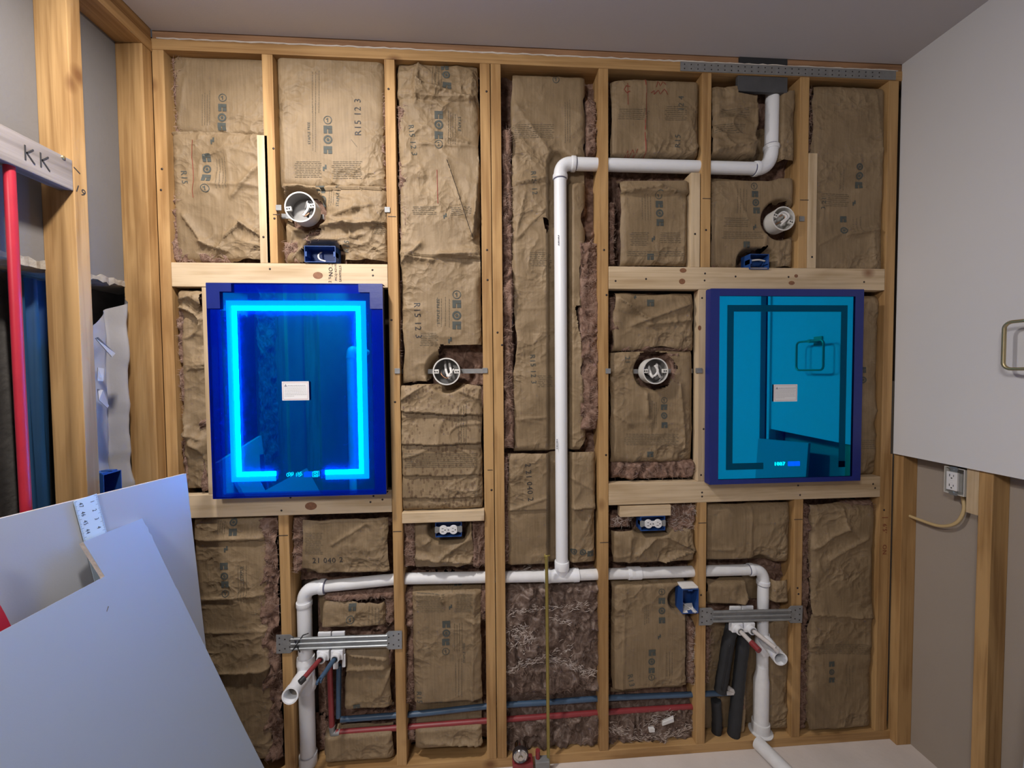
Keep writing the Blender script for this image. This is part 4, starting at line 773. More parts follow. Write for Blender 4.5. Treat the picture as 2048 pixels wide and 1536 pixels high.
# vent
vx = wx(1122, 740, YV); vz = wz(1300, 332, YV); ex2 = wx(1536, 320, YV)
vt = thing('vent_pipe', (vx, YV, wz(1122, 1138, YV)), 'white vent pipe rising beside the stud, turning right near the top', 'pipe')
pipe(vt, (vx, YV, wz(1122, 1138, YV)), (vx, YV, vz - .045), R1)
elbow(vt, (vx, YV, vz - .045), (vx, YV, vz), (vx + .045, YV, vz), R1)
pipe(vt, (vx + .045, YV, vz), (ex2 - .045, YV, vz), R1)
topp = P(1545, 178, YV + .01); cor = np.array([ex2 + .012, YV, vz + .004]); d = (topp - cor) / np.linalg.norm(topp - cor)
elbow(vt, (ex2 - .045, YV, vz), cor, cor + d * .075, R1)
pipe(vt, cor + d * .07, topp + d * .03, R1)
q = MB((P(1117, 480, YV - R1 * 1.02), (1, 0, 0), (0, 0, 1), (0, -1, 0)))
q.v = []; [q.box(-.002, .002, z_, z_ + h_, 0, .0004) for z_, h_ in ((-.02, .005), (-.013, .009), (-.002, .004), (.004, .008), (.014, .005))]; q.build('pipe_print', 'pvc_print', vt, kind='stuff')
q = MB((P(1114, 888, YV - R1 * .98), (1, 0, 0), (0, 0, 1), (0, -1, 0))); [q.box(-.002, .002, z_, z_ + h_, 0, .0004) for z_, h_ in ((-.02, .005), (-.013, .009), (-.002, .004), (.004, .008), (.014, .005))]; q.build('pipe_print', 'pvc_print', vt, kind='stuff')
# lower branch drain
YD = .036
def dz(px): return np.interp(px, [590, 640, 800, 970, 1125, 1240, 1400, 1525], [1178, 1171, 1157, 1153, 1151, 1147, 1142, 1138])
dl, dr = P(613, 1176, YD), P(1527, 1140, YD)
def dp(px):
    x = wx(px, 1150, YD); t = (x - dl[0]) / (dr[0] - dl[0]); return np.array([x, YD, dl[2] + t * (dr[2] - dl[2])])
br = thing('drain_branch_pipe', dp(1000), 'long white drain pipe running across the lower wall through the studs', 'pipe')
RD = .0215
def dpl(px): p = dp(px); p[2] = wz(px, dz(px), YD); return p
tee = dpl(1122); tee[0] = vx
pipe(br, dpl(1525) - np.array([.045, 0, 0]), tee + np.array([.06, 0, 0]), RD, 'pvc_dusty'); pipe(br, tee - np.array([.06, 0, 0]), dpl(800), RD, 'pvc_dusty'); pipe(br, dpl(800), dpl(613) + np.array([.05, 0, 0]), RD, 'pvc_dusty')
q = MB(); q.lathe([(RD, -.072), (RD * 1.25, -.07), (RD * 1.27, -.05), (RD * 1.2, -.045), (RD * 1.2, .045), (RD * 1.27, .05), (RD * 1.25, .07), (RD, .072)], tee, (1, 0, 0), 26)
q.tube([tuple(tee), (vx, (YD + YV) / 2, tee[2] + .03), (vx, YV, tee[2] + .05)], [RD * 1.1, R1 * 1.12, R1 * 1.12], 24); q.lathe([(R1, -.012), (R1 * 1.18, -.012), (R1 * 1.2, 0), (R1 * 1.2, .018), (R1 * 1.15, .02), (R1, .02)], (vx, YV, tee[2] + .045), (0, 0, 1), 26); q.build('tee', 'pvc', br, smooth='angle')
coupling(br, dpl(1268), (1, 0, -.01), RD, .055); coupling(br, dpl(1262), (1, 0, 0), RD, .03, 'pvc_dusty')
# left drop
lx = wx(610, 1260, YD)
lzT = dpl(613)[2]
ld = thing('left_drain_pipe', (lx, YD, max(ZP, .05)), 'white drain drop with sanitary tee beside the left metal bracket', 'pipe')
ld.name = 'drain_drop_pipe'; ORIG[ld.name] = ORIG['left_drain_pipe']
elbow(ld, (dpl(613) + np.array([.052, 0, 0])), (lx, YD, lzT), (lx, YD, lzT - .055), R1, hub=.016)
zt1 = wz(612, 1335, YD); pipe(ld, (lx, YD, lzT - .05), (lx, YD, zt1), .0265); pipe(ld, (lx, YD, zt1 - .05), (lx, YD, ZP - .02), .0285)
q = MB(); q.lathe([(.027, .045), (.032, .044), (.0335, .03), (.0335, .018), (.031, .012), (.032, -.05), (.035, -.055), (.0355, -.085), (.034, -.088), (.028, -.088)], (lx, YD, zt1), (0, 0, 1), 28); q.build('sanitary_tee', 'pvc', ld, smooth='angle')
se = P(580, 1392, -.10); s0 = np.array([lx, YD - .005, zt1 - .022]); d = (se - s0) / np.linalg.norm(se - s0); L = np.linalg.norm(se - s0)
q = MB(); q.lathe([(.029, 0), (.029, L * .45), (.0275, L * .5), (.0265, L - .03), (.0285, L - .028), (.0285, L), (.0235, L), (.0225, L - .002), (.0225, L - .05)], s0, d, 28); tb = q.build('trap_stub', 'pvc', ld, smooth='angle')
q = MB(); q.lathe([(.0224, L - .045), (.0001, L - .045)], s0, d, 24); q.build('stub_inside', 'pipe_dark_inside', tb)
coupling(ld, (lx, YD, wz(612, 1518, YD)), (0, 0, 1), .0285, .045)
# right drop
rx = wx(1526, 1190, YD); rzT = dpl(1525)[2]
rd = thing('drain_drop_pipe', (rx, YD, ZP), 'white drain drop with wye stub beside the black foam-wrapped pipes', 'pipe')
elbow(rd, (dpl(1525) - np.array([.045, 0, 0])), (rx, YD, rzT), (rx, YD, rzT - .05), RD, hub=.014)
zw = wz(1522, 1275, YD); rx2 = wx(1522, 1400, YD)
pipe(rd, (rx, YD, rzT - .045), (rx, YD, zw), RD); pipe(rd, (rx, YD, zw - .03), (rx2 + .004, YD, wz(1522, 1345, YD)), .0225)
q = MB(); z5 = wz(1522, 1345, YD); q.tube([(rx2 + .004, YD, z5 + .03), (rx2 + .003, YD, z5), (rx2, YD, z5 - .035), (rx2, YD, ZP - .01)], [.0225, .024, .0295, .0295], 28); q.build('pipe', 'pvc_dusty', rd, smooth='angle')
q = MB(); q.lathe([(.022, .03), (.0265, .03), (.0275, .02), (.0275, -.05), (.0265, -.056), (.022, -.056)], (rx, YD, zw - .01), (0, 0, 1), 26); q.build('wye', 'pvc', rd, smooth='angle')
se = P(1561, 1318, -.09); s0 = np.array([rx, YD - .004, zw + .0]); d = (se - s0) / np.linalg.norm(se - s0); L = np.linalg.norm(se - s0)
q = MB(); q.lathe([(.025, 0), (.025, L * .45), (.0225, L * .5), (.0225, L - .045), (.0262, L - .042), (.0262, L), (.0215, L), (.0205, L - .002), (.0205, L - .05)], s0, d, 28); tb = q.build('trap_stub', 'pvc', rd, smooth='angle')
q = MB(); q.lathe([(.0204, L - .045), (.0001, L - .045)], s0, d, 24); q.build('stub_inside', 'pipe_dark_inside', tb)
coupling(rd, (rx2, YD, ZP + .02), (0, 0, 1), .0295, .05, 'pvc_dusty')
q = MB(); q.lathe([(.03, 0), (.045, 0), (.046, .004), (.03, .006)], (rx2, YD, ZP), (0, 0, 1), 24); q.build('floor_collar', 'pvc_dusty', rd, smooth='angle')
# pipe lying on the floor
a = P(1520, 1496, -.02); v1 = ray(1520, 1492); v2 = ray(1600, 1570)
fa = CAM + v1 * ((.03 - CAM[2]) / v1[2]); fb = CAM + v2 * ((.03 - CAM[2]) / v2[2]); fa[1] = min(fa[1], -.005)
q = MB(); q.tube([(fa[0], -.004, .03), tuple(fb)], .0265, 24); q.build('floor_pipe', 'pvc_dusty', smooth='angle', label='white pipe lying on the floor, running from the right drain drop towards camera', cat='pipe')
# supply lines
def supply(name, label, pts, r, mat, Y):
    q = MB(); q.tube(bez([tuple(P(x, y, Y)) for x, y in pts], 6), r, 14); return q.build(name, mat, smooth='angle', label=label, cat='pipe')
rp = thing('red_supply_pipe', P(664, 1466, .03), 'red hot-water pipe running low across the wall, dropping from the left valve', 'pipe')
q = MB(); q.tube(bez([tuple(P(x, y, .034)) for x, y in [(672, 1465), (800, 1455), (980, 1441), (1090, 1433), (1215, 1424), (1398, 1412)]], 6), .0105, 14); q.build('pipe_run', 'pex_red', rp, smooth='angle')
q = MB(); q.tube([tuple(P(659, 1330, .03)), tuple(P(664, 1456, .034))], .0105, 14); q.build('pipe_drop', 'pex_red', rp, smooth='angle')
q = MB(); q.tube([tuple(P(664, 1452, .034)), tuple(P(665, 1466, .034)), tuple(P(680, 1465, .034))], .0125, 14); q.build('elbow_fitting', 'steel_dull', rp, smooth='angle')
bp_ = thing('blue_supply_pipe', P(680, 1440, .03), 'blue cold-water pipe running low across the wall above the red one', 'pipe')
q = MB(); q.tube(bez([tuple(P(x, y, .036)) for x, y in [(682, 1439), (760, 1433), (840, 1427), (980, 1412), (1090, 1405), (1215, 1396), (1400, 1388), (1466, 1385)]], 6), .0105, 14); q.build('pipe_run', 'pex_blue', bp_, smooth='angle')
q = MB(); q.tube([tuple(P(678, 1330, .032)), tuple(P(677, 1434, .036))], .0095, 14); q.build('pipe_drop', 'pex_blue', bp_, smooth='angle')
q = MB(); q.tube(bez([tuple(P(1452, 1386, .034)), tuple(P(1468, 1384, .030)), tuple(P(1457, 1376, .028))], 5), .009, 12); q.tube(bez([tuple(P(1462, 1384, .03)), tuple(P(1474, 1392, .028))], 4), .006, 10); q.build('end_fitting', 'pex_white', bp_, smooth='angle')
# foam-wrapped pipes
def foam(label, pts, r, Y):
    q = MB(); path = bez([tuple(P(x, y, Y)) for x, y in pts], 8); rr2 = random.Random(int(pts[0][0])); q.tube(path, [r * (1 + rr2.uniform(-.05, .05)) for _ in path], 18); return q.build('foam_wrapped_pipe', 'foam_black', smooth='angle', label=label, cat='pipe')
f1 = foam('left black foam pipe sleeve behind right bracket, cut off above the blue pipe', [(1465, 1250), (1456, 1285), (1449, 1330), (1440, 1382)], .024, .034)
f2 = foam('right black foam pipe sleeve running down beside the right drain drop', [(1492, 1250), (1486, 1290), (1480, 1340), (1474, 1400), (1466, 1478)], .024, .032)
foam('dusty black foam pipe sleeve low at stud under right mirror', [(1432, 1400), (1434, 1440), (1432, 1482)], .02, .046)
for o_, pts in ((f1, [(1459, 1290), (1452, 1330), (1443, 1380)]), (f2, [(1493, 1295), (1487, 1340), (1481, 1400)])):
    q = MB(); q.tube(bez([tuple(P(x, y, .010)) for x, y in pts], 6), .0022, 6); q.build('seam', 'wire_black', o_, smooth=True)
# brackets with valves
def bracket(label, pxl, pxr, pyl, pyr, plate_mat_l, plate_mat_r, bar_mat, vx0, stubs, grp='metal pipe brackets'):
    a, b = P(pxl, pyl, -.003), P(pxr, pyr, -.003); t = thing('pipe_bracket', (a + b) / 2, label, 'bracket', grp); d = (b - a) / np.linalg.norm(b - a); L = np.linalg.norm(b - a); up = np.array([-d[2], 0, d[0]])
    fr = (tuple(a), tuple(d), tuple(up), (0, -1, 0))
    for s_, mt in ((0, plate_mat_l), (1, plate_mat_r)):
        q = MB(fr); x0 = 0 if s_ == 0 else L; sg = 1 if s_ == 0 else -1
        out = [(x0, -.036), (x0 + sg * .05, -.036), (x0 + sg * .068, -.02), (x0 + sg * .068, .02), (x0 + sg * .05, .036), (x0, .036)]
        n = len(out); q.add([(x, y, 0) for x, y in out] + [(x, y, .0022) for x, y in out], [tuple(range(n)), tuple(range(2 * n - 1, n - 1, -1))] + [(i, (i + 1) % n, (i + 1) % n + n, i + n) for i in range(n)]); o = q.build('end_plate', mt, t)
        q = MB(fr)
        for hx, hy in ((.012, .024), (.012, 0), (.012, -.024), (.032, .018), (.032, -.018), (.05, .012), (.05, -.012)):
            q.lathe([(.0001, .0026), (.0028, .0026), (.0028, .002)], (x0 + sg * hx, hy, 0), (0, 0, 1), 8)
        q.build('plate_hole', 'screw_dark', o)
    q = MB(fr); q.box(.05, L - .05, -.024, .024, .0005, .002)
    for z in (-.019, 0, .019): q.tube([(.055, z, .004), (L - .055, z, .004)], .0048, 10)
    q.build('slide_bar', bar_mat, t, smooth='angle')
    q = MB(fr); q.box(.10, L * .62, -.0255, .0255, .0022, .0034); q.build('outer_sleeve', bar_mat, t)
    # two white valve elbows with stubs
    for k, (sm, dx, dzv, cut) in enumerate(stubs):
        c0 = vx0 + k * .052
        q = MB(fr); q.box(c0 - .0245, c0 + .0245, -.066, .036, -.012, -.004, .003); q.box(c0 - .0225, c0 + .0225, -.064, -.026, -.004, .012, .003); v_ = q.build('valve_block', 'pvc', t)
        q = MB(fr); q.lathe([(.0085, .0), (.0165, .0), (.0175, .012), (.0165, .02), (.0105, .021)], (c0, -.046, .010), (.0, .0, 1), 20); q.build('valve_collar', 'pvc', v_, smooth='angle')
        q = MB(fr); q.lathe([(.0105, .03), (.0125, .0305), (.0125, .036), (.0105, .0365)], (c0, -.046, -.004), (dx * .3, dzv * .3, 1), 16); q.build('crimp_ring', 'steel', v_, smooth='angle')
        q = MB(fr); q.tube([(c0, -.046, .012), (c0 + dx * .4, -.046 + dzv * .4, .05), (c0 + dx, -.046 + dzv, .11)], [.0085, .0085, .0080], 14); st_ = q.build('pipe_stub', sm, v_, smooth='angle')
        q = MB(fr)
        e_ = (c0 + dx, -.046 + dzv, .11)
        if cut == 'black': q.lathe([(.0088, -.016), (.0105, -.015), (.0105, .003), (.0001, .004)], e_, (dx, dzv, .06), 12); q.build('stub_cap', 'wire_black', st_, smooth='angle')
        elif cut == 'notch':
            q.box(e_[0] - .009, e_[0] - .001, e_[1] - .006, e_[1] + .002, e_[2] - .002, e_[2] + .018, .001); q.box(e_[0] + .002, e_[0] + .008, e_[1] - .006, e_[1] + .004, e_[2] - .002, e_[2] + .010, .001); q.build('split_tip', sm, st_)
        elif cut == 'red': q.lathe([(.0088, -.028), (.0112, -.027), (.0112, .010), (.0001, .011)], e_, (dx, dzv, .06), 12); q.build('stub_cap', 'pex_red', st_, smooth='angle')
    return t, fr
bl, fl = bracket('long galvanised bracket under left mirror with red and blue pipe stubs', 553, 804, 1288, 1279, 'steel_dull', 'steel', 'steel', .175, [('pex_red', -.036, -.018, 'black'), ('pex_blue', -.02, -.012, 'notch')])
q = MB(fl)
q.tube([(.062, .03, .004), (.09, -.03, .008)], .0022, 8); q.tube([(.10, .034, .006), (.062, -.024, .008)], .0022, 8); q.tube([(.12, .04, .004), (.10, .034, .006)], .002, 8); q.build('wire_tie', 'wire_black', bl, smooth=True)
# valve drop tails
q = MB(fl); q.box(.165 + .045, .165 + .062, -.105, -.064, -.006, .004, .002); q.box(.168 + .075, .168 + .087, -.10, -.05, -.006, .002, .002); q.build('valve_tail', 'pvc', bl)
br_, fr_ = bracket('dull grey bracket under right mirror with white and red-tipped stubs', 1398, 1604, 1233, 1228, 'steel_dull', 'steel_dull', 'steel_dull', .158, [('pex_white', .012, -.012, 'red'), ('pex_white', .035, -.014, 'notch')])
# upper right: nail plate, black flashing
za, zb = Z1 + .001, Z1 + .036
m = MB(); m.box(wx(1360, 145), XR - .03, -.0035, -.0015, za, zb); nl = m.build('nail_plate', 'steel_dull', label='flat grey steel nail plate across top plate above right mirror', cat='plate')
q = MB()
for k in range(30):
    x = wx(1368 + k * 13.4, 150)
    for z in (za + .009, zb - .010): q.lathe([(.0001, -.0006), (.0022, -.0006), (.0022, .0006)], (x, -.004, z), (0, 1, 0), 8)
q.build('plate_hole', 'screw_dark', nl)
m = MB(); m.box(wx(1478, 130), wx(1574, 130), -.002, .012, Z1 + .0395, ZC - .001); m.build('flashing_patch', 'foam_black', label='black patch in the upper plate over the vent pipe, under ceiling', cat='patch')
m = MB(); m.box(wx(1477, 170), wx(1577, 170), .004, .020, wz(1526, 182), Z1 - .001, .003); m.build('flashing_patch', 'flashing_dark', label='dark grey flashing hanging below the nail plate around vent pipe', cat='patch')

# ------------------------------------------------------------------ electrical boxes
def round_box(label, px, py, yf, r, wires, angle=0.0, inside='box_grey_inside', bar=None):
    c = P(px, py, yf); t = thing('round_junction_box', (c[0], yf, c[2]), label, 'junction box', 'round ceiling boxes')
    q = MB(); D = .052
    q.lathe([(r - .003, 0), (r, -.0008), (r, .0008), (r - .001, D), (.001, D)], c, (0, 1, 0), 40); sh = q.build('shell', 'box_white', t, smooth='angle')
    q = MB(); q.lathe([(r - .0028, -.0004), (r - .0032, D - .003), (.001, D - .003)], c, (0, 1, 0), 40); q.build('shell_inside', inside, t, smooth='angle')
    q = MB(); q.lathe([(r + .0012, -.001), (r + .0014, .002), (r - .0032, .002), (r - .0034, -.001), (r + .0012, -.001)], c, (0, 1, 0), 40); q.build('rim', 'box_white', sh, smooth='angle')
    for s_ in (0, math.pi):
        a = angle + s_; u = np.array([math.cos(a), 0, math.sin(a)]); w = np.array([-math.sin(a), 0, math.cos(a)])
        q = MB((tuple(c), tuple(u), tuple(w), (0, -1, 0))); q.box(r - .022, r - .002, -.008, .008, -.010, -.001, .002); tbm = q.build('screw_tab', 'box_white', sh)
        q = MB((tuple(c), tuple(u), tuple(w), (0, -1, 0)))
        for k in (.007, .015): q.lathe([(.0001, .0), (.0026, .0), (.0026, -.001)], (r - k, 0, .0002), (0, 0, 1), 10)
        q.build('tab_hole', 'slot_dark', tbm)
    for mt, pts, wr in wires:
        q = MB(); q.tube(bez([(c[0] + a * r, yf + D - .004 - d_ * D, c[2] + b * r) for a, b, d_ in pts], 8), wr, 8); q.build('wire', mt, t, smooth=True)
    if bar:
        q = MB(); x0, x1, z = bar; q.box(x0, x1, .034, .037, z - .010, z + .008); q.build('hanger_bar', 'steel_dull', t)
    return t
def clip(label, px, py):
    c = P(px, py, 0); m = MB(); m.box(c[0] - .010, c[0] + .010, -.004, -.0016, c[2] - .010, c[2] + .010, .0008); m.box(c[0] - .010, c[0] - .007, -.003, .012, c[2] - .010, c[2] + .010); m.build('metal_clip', 'steel_dull', label=label, cat='clip', group='metal hanger clips')
W1 = [('wire_white', [(.0, .25, 0), (.35, .5, .5), (.45, -.1, .8), (.2, -.6, .9)], .005), ('wire_copper', [(.2, -.2, .3), (.55, -.35, .8), (.3, -.6, .9), (.15, -.3, .7)], .0025), ('wire_black', [(.1, .1, .2), (.5, .45, .7), (.8, .3, .8)], .004), ('wire_black', [(.3, -.5, .4), (.6, -.1, .8), (.4, -.65, .8)], .0025)]
W2 = [('wire_white', [(-.2, .9, 0), (-.1, .2, .5), (.1, -.3, .8), (.35, -.1, .9)], .005), ('wire_white', [(.1, .9, 0), (.25, .3, .5), (.35, -.2, .8), (.1, -.4, .9)], .005), ('wire_copper', [(-.35, .1, .4), (-.4, -.2, .8), (0, -.5, .9), (.4, -.2, .8)], .0022), ('wire_black', [(-.2, .4, .3), (-.35, -.1, .8), (.05, -.45, .9)], .003), ('wire_white', [(.5, .2, .5), (.2, -.5, .8), (.0, -.3, .9)], .003)]
W3 = [('wire_white', [(-.5, .5, 0), (-.55, 0, .6), (-.1, -.4, .8), (.2, 0, .9), (.0, .45, .8)], .005), ('wire_white', [(.5, .4, .1), (.25, .5, .6), (.2, -.1, .9), (.45, -.5, .8)], .005), ('wire_white', [(-.3, .4, .3), (-.3, -.3, .8), (-.15, -.5, .9)], .006), ('wire_black', [(-.6, -.2, .2), (-.2, -.5, .8), (.3, -.3, .7)], .003)]
W4 = [('wire_white', [(.0, -.3, 0), (-.4, .0, .5), (0, .4, .8), (.3, .1, .9), (-.1, -.3, .8)], .0045), ('wire_white', [(.2, -.6, .3), (.0, -.4, .8), (.5, .2, .9), (.1, .6, .8), (-.5, .2, .8)], .0045), ('wire_copper', [(-.3, -.3, .2), (.2, .0, .8), (.1, .4, .8), (-.3, .2, .9)], .0025)]
round_box('white round junction box with wires above the left mirror', 600, 414, -.030, .0535, W1, .15, bar=(s2r, wx(640, 440), wz(600, 425)))
round_box('grey-lined round junction box in the middle, left of the doubled studs', 893, 743, -.018, .0505, W2, 0, 'box_grey_inside', bar=(s3r, s4l, wz(893, 742)))
round_box('round junction box full of wires left of the unlit mirror', 1311, 742, -.018, .0505, W3, 0, 'box_grey_inside', bar=(s6r, wx(1394, 742), wz(1311, 742)))
round_box('round junction box with curled white wires above unlit mirror', 1567, 437, -.022, .046, W4, -.35, 'box_white', bar=(wx(1560, 437), s8l, wz(1580, 438)))
for px, py, lab in [(558, 416, 'small metal clip on stud left of the round box above glowing mirror'), (775, 420, 'small metal clip high on the stud right of glowing mirror'), (795, 742, 'small metal clip beside right edge of glowing mirror'), (970, 741, 'small metal clip on doubled studs right of the middle round box'), (1216, 742, 'small metal clip on stud right of the vent pipe'), (1399, 741, 'small metal clip on board left of the unlit mirror'), (1603, 438, 'small metal clip right of the round box above unlit mirror')]: clip(lab, px, py)
def open_box(mb, w, h, D, t=.0022):
    # open at front (+w axis): walls in a local frame
    mb.box(-w / 2, w / 2, -h / 2, -h / 2 + t, -D, 0); mb.box(-w / 2, w / 2, h / 2 - t, h / 2, -D, 0)
    mb.box(-w / 2, -w / 2 + t, -h / 2 + t, h / 2 - t, -D, 0); mb.box(w / 2 - t, w / 2, -h / 2 + t, h / 2 - t, -D, 0); mb.box(-w / 2 + t, w / 2 - t, -h / 2 + t, h / 2 - t, -D, -D + t)
def receptacle(root, fr, horiz, decor=False):
    O, U, V, W = fr
    if horiz: fr = (O, V, tuple(-np.array(U)), W)
    q = MB(fr); q.box(-.011, .011, -.0525, .0525, -.004, -.001, .0008); yk_ = q.build('yoke', 'steel', root)
    if decor:
        q = MB(fr); q.box(-.0165, .0165, -.0335, .0335, -.003, .006, .0015); fc = q.build('receptacle_face', 'outlet_white', root); cs = (.018, -.018)
        for sy in (.004, -.004):
            q = MB(fr); q.box(-.007, .007, sy - .0026, sy + .0026, .005, .0072, .0005); q.build('button', 'outlet_white', fc)
    else: cs = (.0195, -.0195)
    for cy in cs:
        if not decor:
            q = MB(fr); pts = []
            for k in range(28):
                a = 2 * math.pi * k / 28; x = .0172 * math.cos(a); y = .0172 * math.sin(a); y = max(-.0142, min(.0142, y)); pts.append((x, cy + y))
            n = len(pts); q.add([(x, y, -.002) for x, y in pts] + [(x * .97, cy + (y - cy) * .97, .004) for x, y in pts], [tuple(range(n, 2 * n))] + [(i, (i + 1) % n, (i + 1) % n + n, i + n) for i in range(n)]); fc = q.build('receptacle_face', 'outlet_white', root)
        zf = .0062 if decor else .0041
        q = MB(fr); q.box(-.0072, -.0052, cy - .002, cy + .007, zf - .001, zf + .0003); q.box(.0052, .0068, cy - .001, cy + .006, zf - .001, zf + .0003); q.lathe([(.0001, zf + .0003), (.0024, zf + .0003), (.0024, zf - .001)], (0, cy - .007, 0), (0, 0, 1), 10); q.build('slot', 'slot_dark', fc)
    if not decor:
        q = MB(fr); q.box(-.010, .010, -.006, .006, -.002, .0025, .0008); bd = q.build('bridge', 'outlet_white', root); q = MB(fr); q.lathe([(.0001, .0036), (.003, .0034), (.003, .002)], (0, 0, 0), (0, 0, 1), 10); q.build('centre_screw', 'steel', bd)
    q = MB(fr)
    for s_ in (-1, 1):
        q.box(-.013, .013, s_ * .046 - .004, s_ * .046 + .004, -.003, -.0005, .0005); q.lathe([(.0001, .0014), (.0032, .001), (.0032, -.001)], (0, s_ * .0415, 0), (0, 0, 1), 10)
    q.build('mounting_ear', 'steel', root, kind='stuff')
def blue_box(label, px, py, w, h, Y=-.006, D=.06, outlet=False, cable=None, name='electrical_box', tabs=True):
    c = P(px, py, Y); t = thing(name, (c[0], Y, c[2] - h / 2), label, 'outlet' if outlet else 'electrical box', 'blue electrical boxes'); fr = (tuple(c), (1, 0, 0), (0, 0, 1), (0, -1, 0))
    q = MB(fr); open_box(q, w, h, D); bx_ = q.build('box_shell', 'box_blue', t)
    if tabs:
        q = MB(fr)
        if w > h:
            for s_ in (-1, 1): q.box(s_ * (w / 2 - .004) - .004, s_ * (w / 2 - .004) + .004, -.009, .009, -.03, -.0006)
        else:
            for s_ in (-1, 1): q.box(-.009, .009, s_ * (h / 2 - .004) - .004, s_ * (h / 2 - .004) + .004, -.03, -.0006)
        q.build('screw_boss', 'box_blue', bx_)
    if outlet: receptacle(t, (tuple(c + np.array([0, -.001, 0])), (1, 0, 0), (0, 0, 1), (0, -1, 0)), w > h)
    if cable:
        q = MB(fr); q.tube(bez(cable, 8), .0032, 8); q.build('cable', 'wire_white', t, smooth=True)
    return t
blue_box('blue box on header board above left mirror with a white cable', 640, 508, .112, .060, D=.055, cable=[(-.012, .02, -.045), (-.014, .0, -.02), (-.004, -.018, -.008), (.018, -.026, -.006)])
blue_box('blue box half hidden behind paper above the unlit mirror', 1519, 523, .080, .060, D=.055, cable=[(-.03, .006, -.01), (.0, .008, -.006), (.03, .005, -.01)])
blue_box('duplex outlet in blue box under pale board, left of doubled studs', 897, 1059, .100, .058, outlet=True, D=.05)
blue_box('duplex outlet in blue box under small block, left of right mirror', 1306, 1047, .100, .058, outlet=True, D=.05)
blue_box('open upright blue box on stud under right mirror', 1381, 1203, .068, .100, Y=-.014, D=.06, cable=[(-.012, -.03, -.04), (.004, -.036, -.02), (.016, -.042, -.004), (.02, -.046, .002)])
t = bpy.data.objects['electrical_box.004']; c = P(1381, 1203, -.014); fr = (tuple(c), (1, 0, 0), (0, 0, 1), (0, -1, 0)); q = MB(fr)
q.add([(-.031, -.0465, -.05), (.031, -.0465, -.05), (.031, -.047, -.002), (-.031, -.047, -.002), (-.026, -.036, -.045), (.028, -.031, -.04), (.020, -.043, -.010), (-.02, -.041, -.012)], [(0, 1, 5, 4), (1, 2, 6, 5), (2, 3, 7, 6), (3, 0, 4, 7), (4, 5, 6, 7)]); q.build('plaster_dust', 'debris_white', t)
q = MB(fr); q.box(-.034, .034, .0502, .058, -.05, -.002, .003); q.build('plaster_dust', 'debris_white', t)
# blue box on the left wall
c = PX(226, 974, XL - .01); fr = ((c[0], c[1], c[2]), (0, 1, 0), (0, 0, 1), (1, 0, 0))
t = thing('electrical_box', c, 'dark blue box on left side wall just above leaning drywall', 'electrical box', 'blue electrical boxes'); q = MB(fr); open_box(q, .06, .095, .06); sh = q.build('box_shell', 'box_blue', t)
q = MB(fr); q.box(-.028, -.006, .0475, .052, -.04, -.006, .001); q.box(.006, .024, .0475, .052, -.04, -.006, .001); q.build('nail_bracket', 'box_blue', sh)
# outlet on the right wall, yellow cable
c = PX(1908, 962, XS + .004); fr = ((c[0] - .0, c[1], c[2]), (0, -1, 0), (0, 0, 1), (-1, 0, 0))
t = thing('electrical_box', c, 'upright white outlet under cut drywall of right wall', 'outlet'); q = MB(fr); open_box(q, .062, .098, .05); q.build('box_shell', 'box_white', t)
fr2 = ((c[0] - .004, c[1], c[2]), (0, -1, 0), (0, 0, 1), (-1, 0, 0)); receptacle(t, fr2, False, True)
pA = PX(1812, 1030, XS + .035); pts = [pA + np.array([.0, .02, .004]), PX(1840, 1040, XS + .034), PX(1880, 1052, XS + .034), PX(1912, 1046, XS + .035), PX(1928, 1020, XS + .038), PX(1925, 990, XS + .042)]
q = MB(); q.tube(bez([tuple(p) for p in pts], 10), .0058, 12); q.build('electrical_cable', 'cable_yellow', smooth=True, label='yellow cable looping from the corner stud to right wall outlet', cat='cable')

# ------------------------------------------------------------------ brass rod and round metal valve on the floor line
t = thing('brass_rod', P(1096, 1500, -.02), 'thin upright brass rod standing before bare fibreglass', 'rod')
a, b = P(1093, 1112, -.02), P(1097, 1534, -.03); q = MB(); q.tube([tuple(a), tuple(b)], .0066, 12); q.build('shaft', 'brass_rod', t, smooth='angle')
q = MB(); q.tube([tuple(P(1088, 1113, -.02)), tuple(P(1100, 1111, -.02))], .0032, 8); q.tube([tuple(P(1090, 1108, -.02)), tuple(P(1090, 1120, -.02))], .002, 8); q.build('cross_tip', 'brass_rod', t, smooth=True)
q = MB(); cc = P(1095, 1520, -.03); q.box(cc[0] - .05, cc[0] + .006, -.05, -.02, cc[2] - .014, cc[2] + .012, .003); q.build('base_block', 'steel_dull', t)
c = P(1041, 1513, -.05); t = thing('round_valve', c, 'round chrome valve cap low beside the base of brass rod', 'valve')
q = MB(); q.lathe([(.0001, -.010), (.008, -.010), (.010, -.004), (.020, .0), (.024, -.003), (.027, 0), (.027, .012), (.02, .02), (.02, .05)], c, (0, 1, 0), 32); q.build('cap', 'chrome', t, smooth='angle')
q = MB(); q.lathe([(.026, 0), (.031, .002), (.031, .014), (.026, .016)], c, (0, 1, 0), 32); q.build('ring', 'screw_dark', t, smooth='angle')
q = MB(); q.box(c[0] - .03, c[0] + .05, -.05, -.005, c[2] - .07, c[2] - .034, .004); q.build('red_body', 'pex_red', t)
q = MB(); q.tube([(c[0] + .07, -.03, c[2] - .06), (c[0] + .07, -.03, c[2] + .0)], .009, 12); q.build('side_stub', 'pex_red', t, smooth='angle')

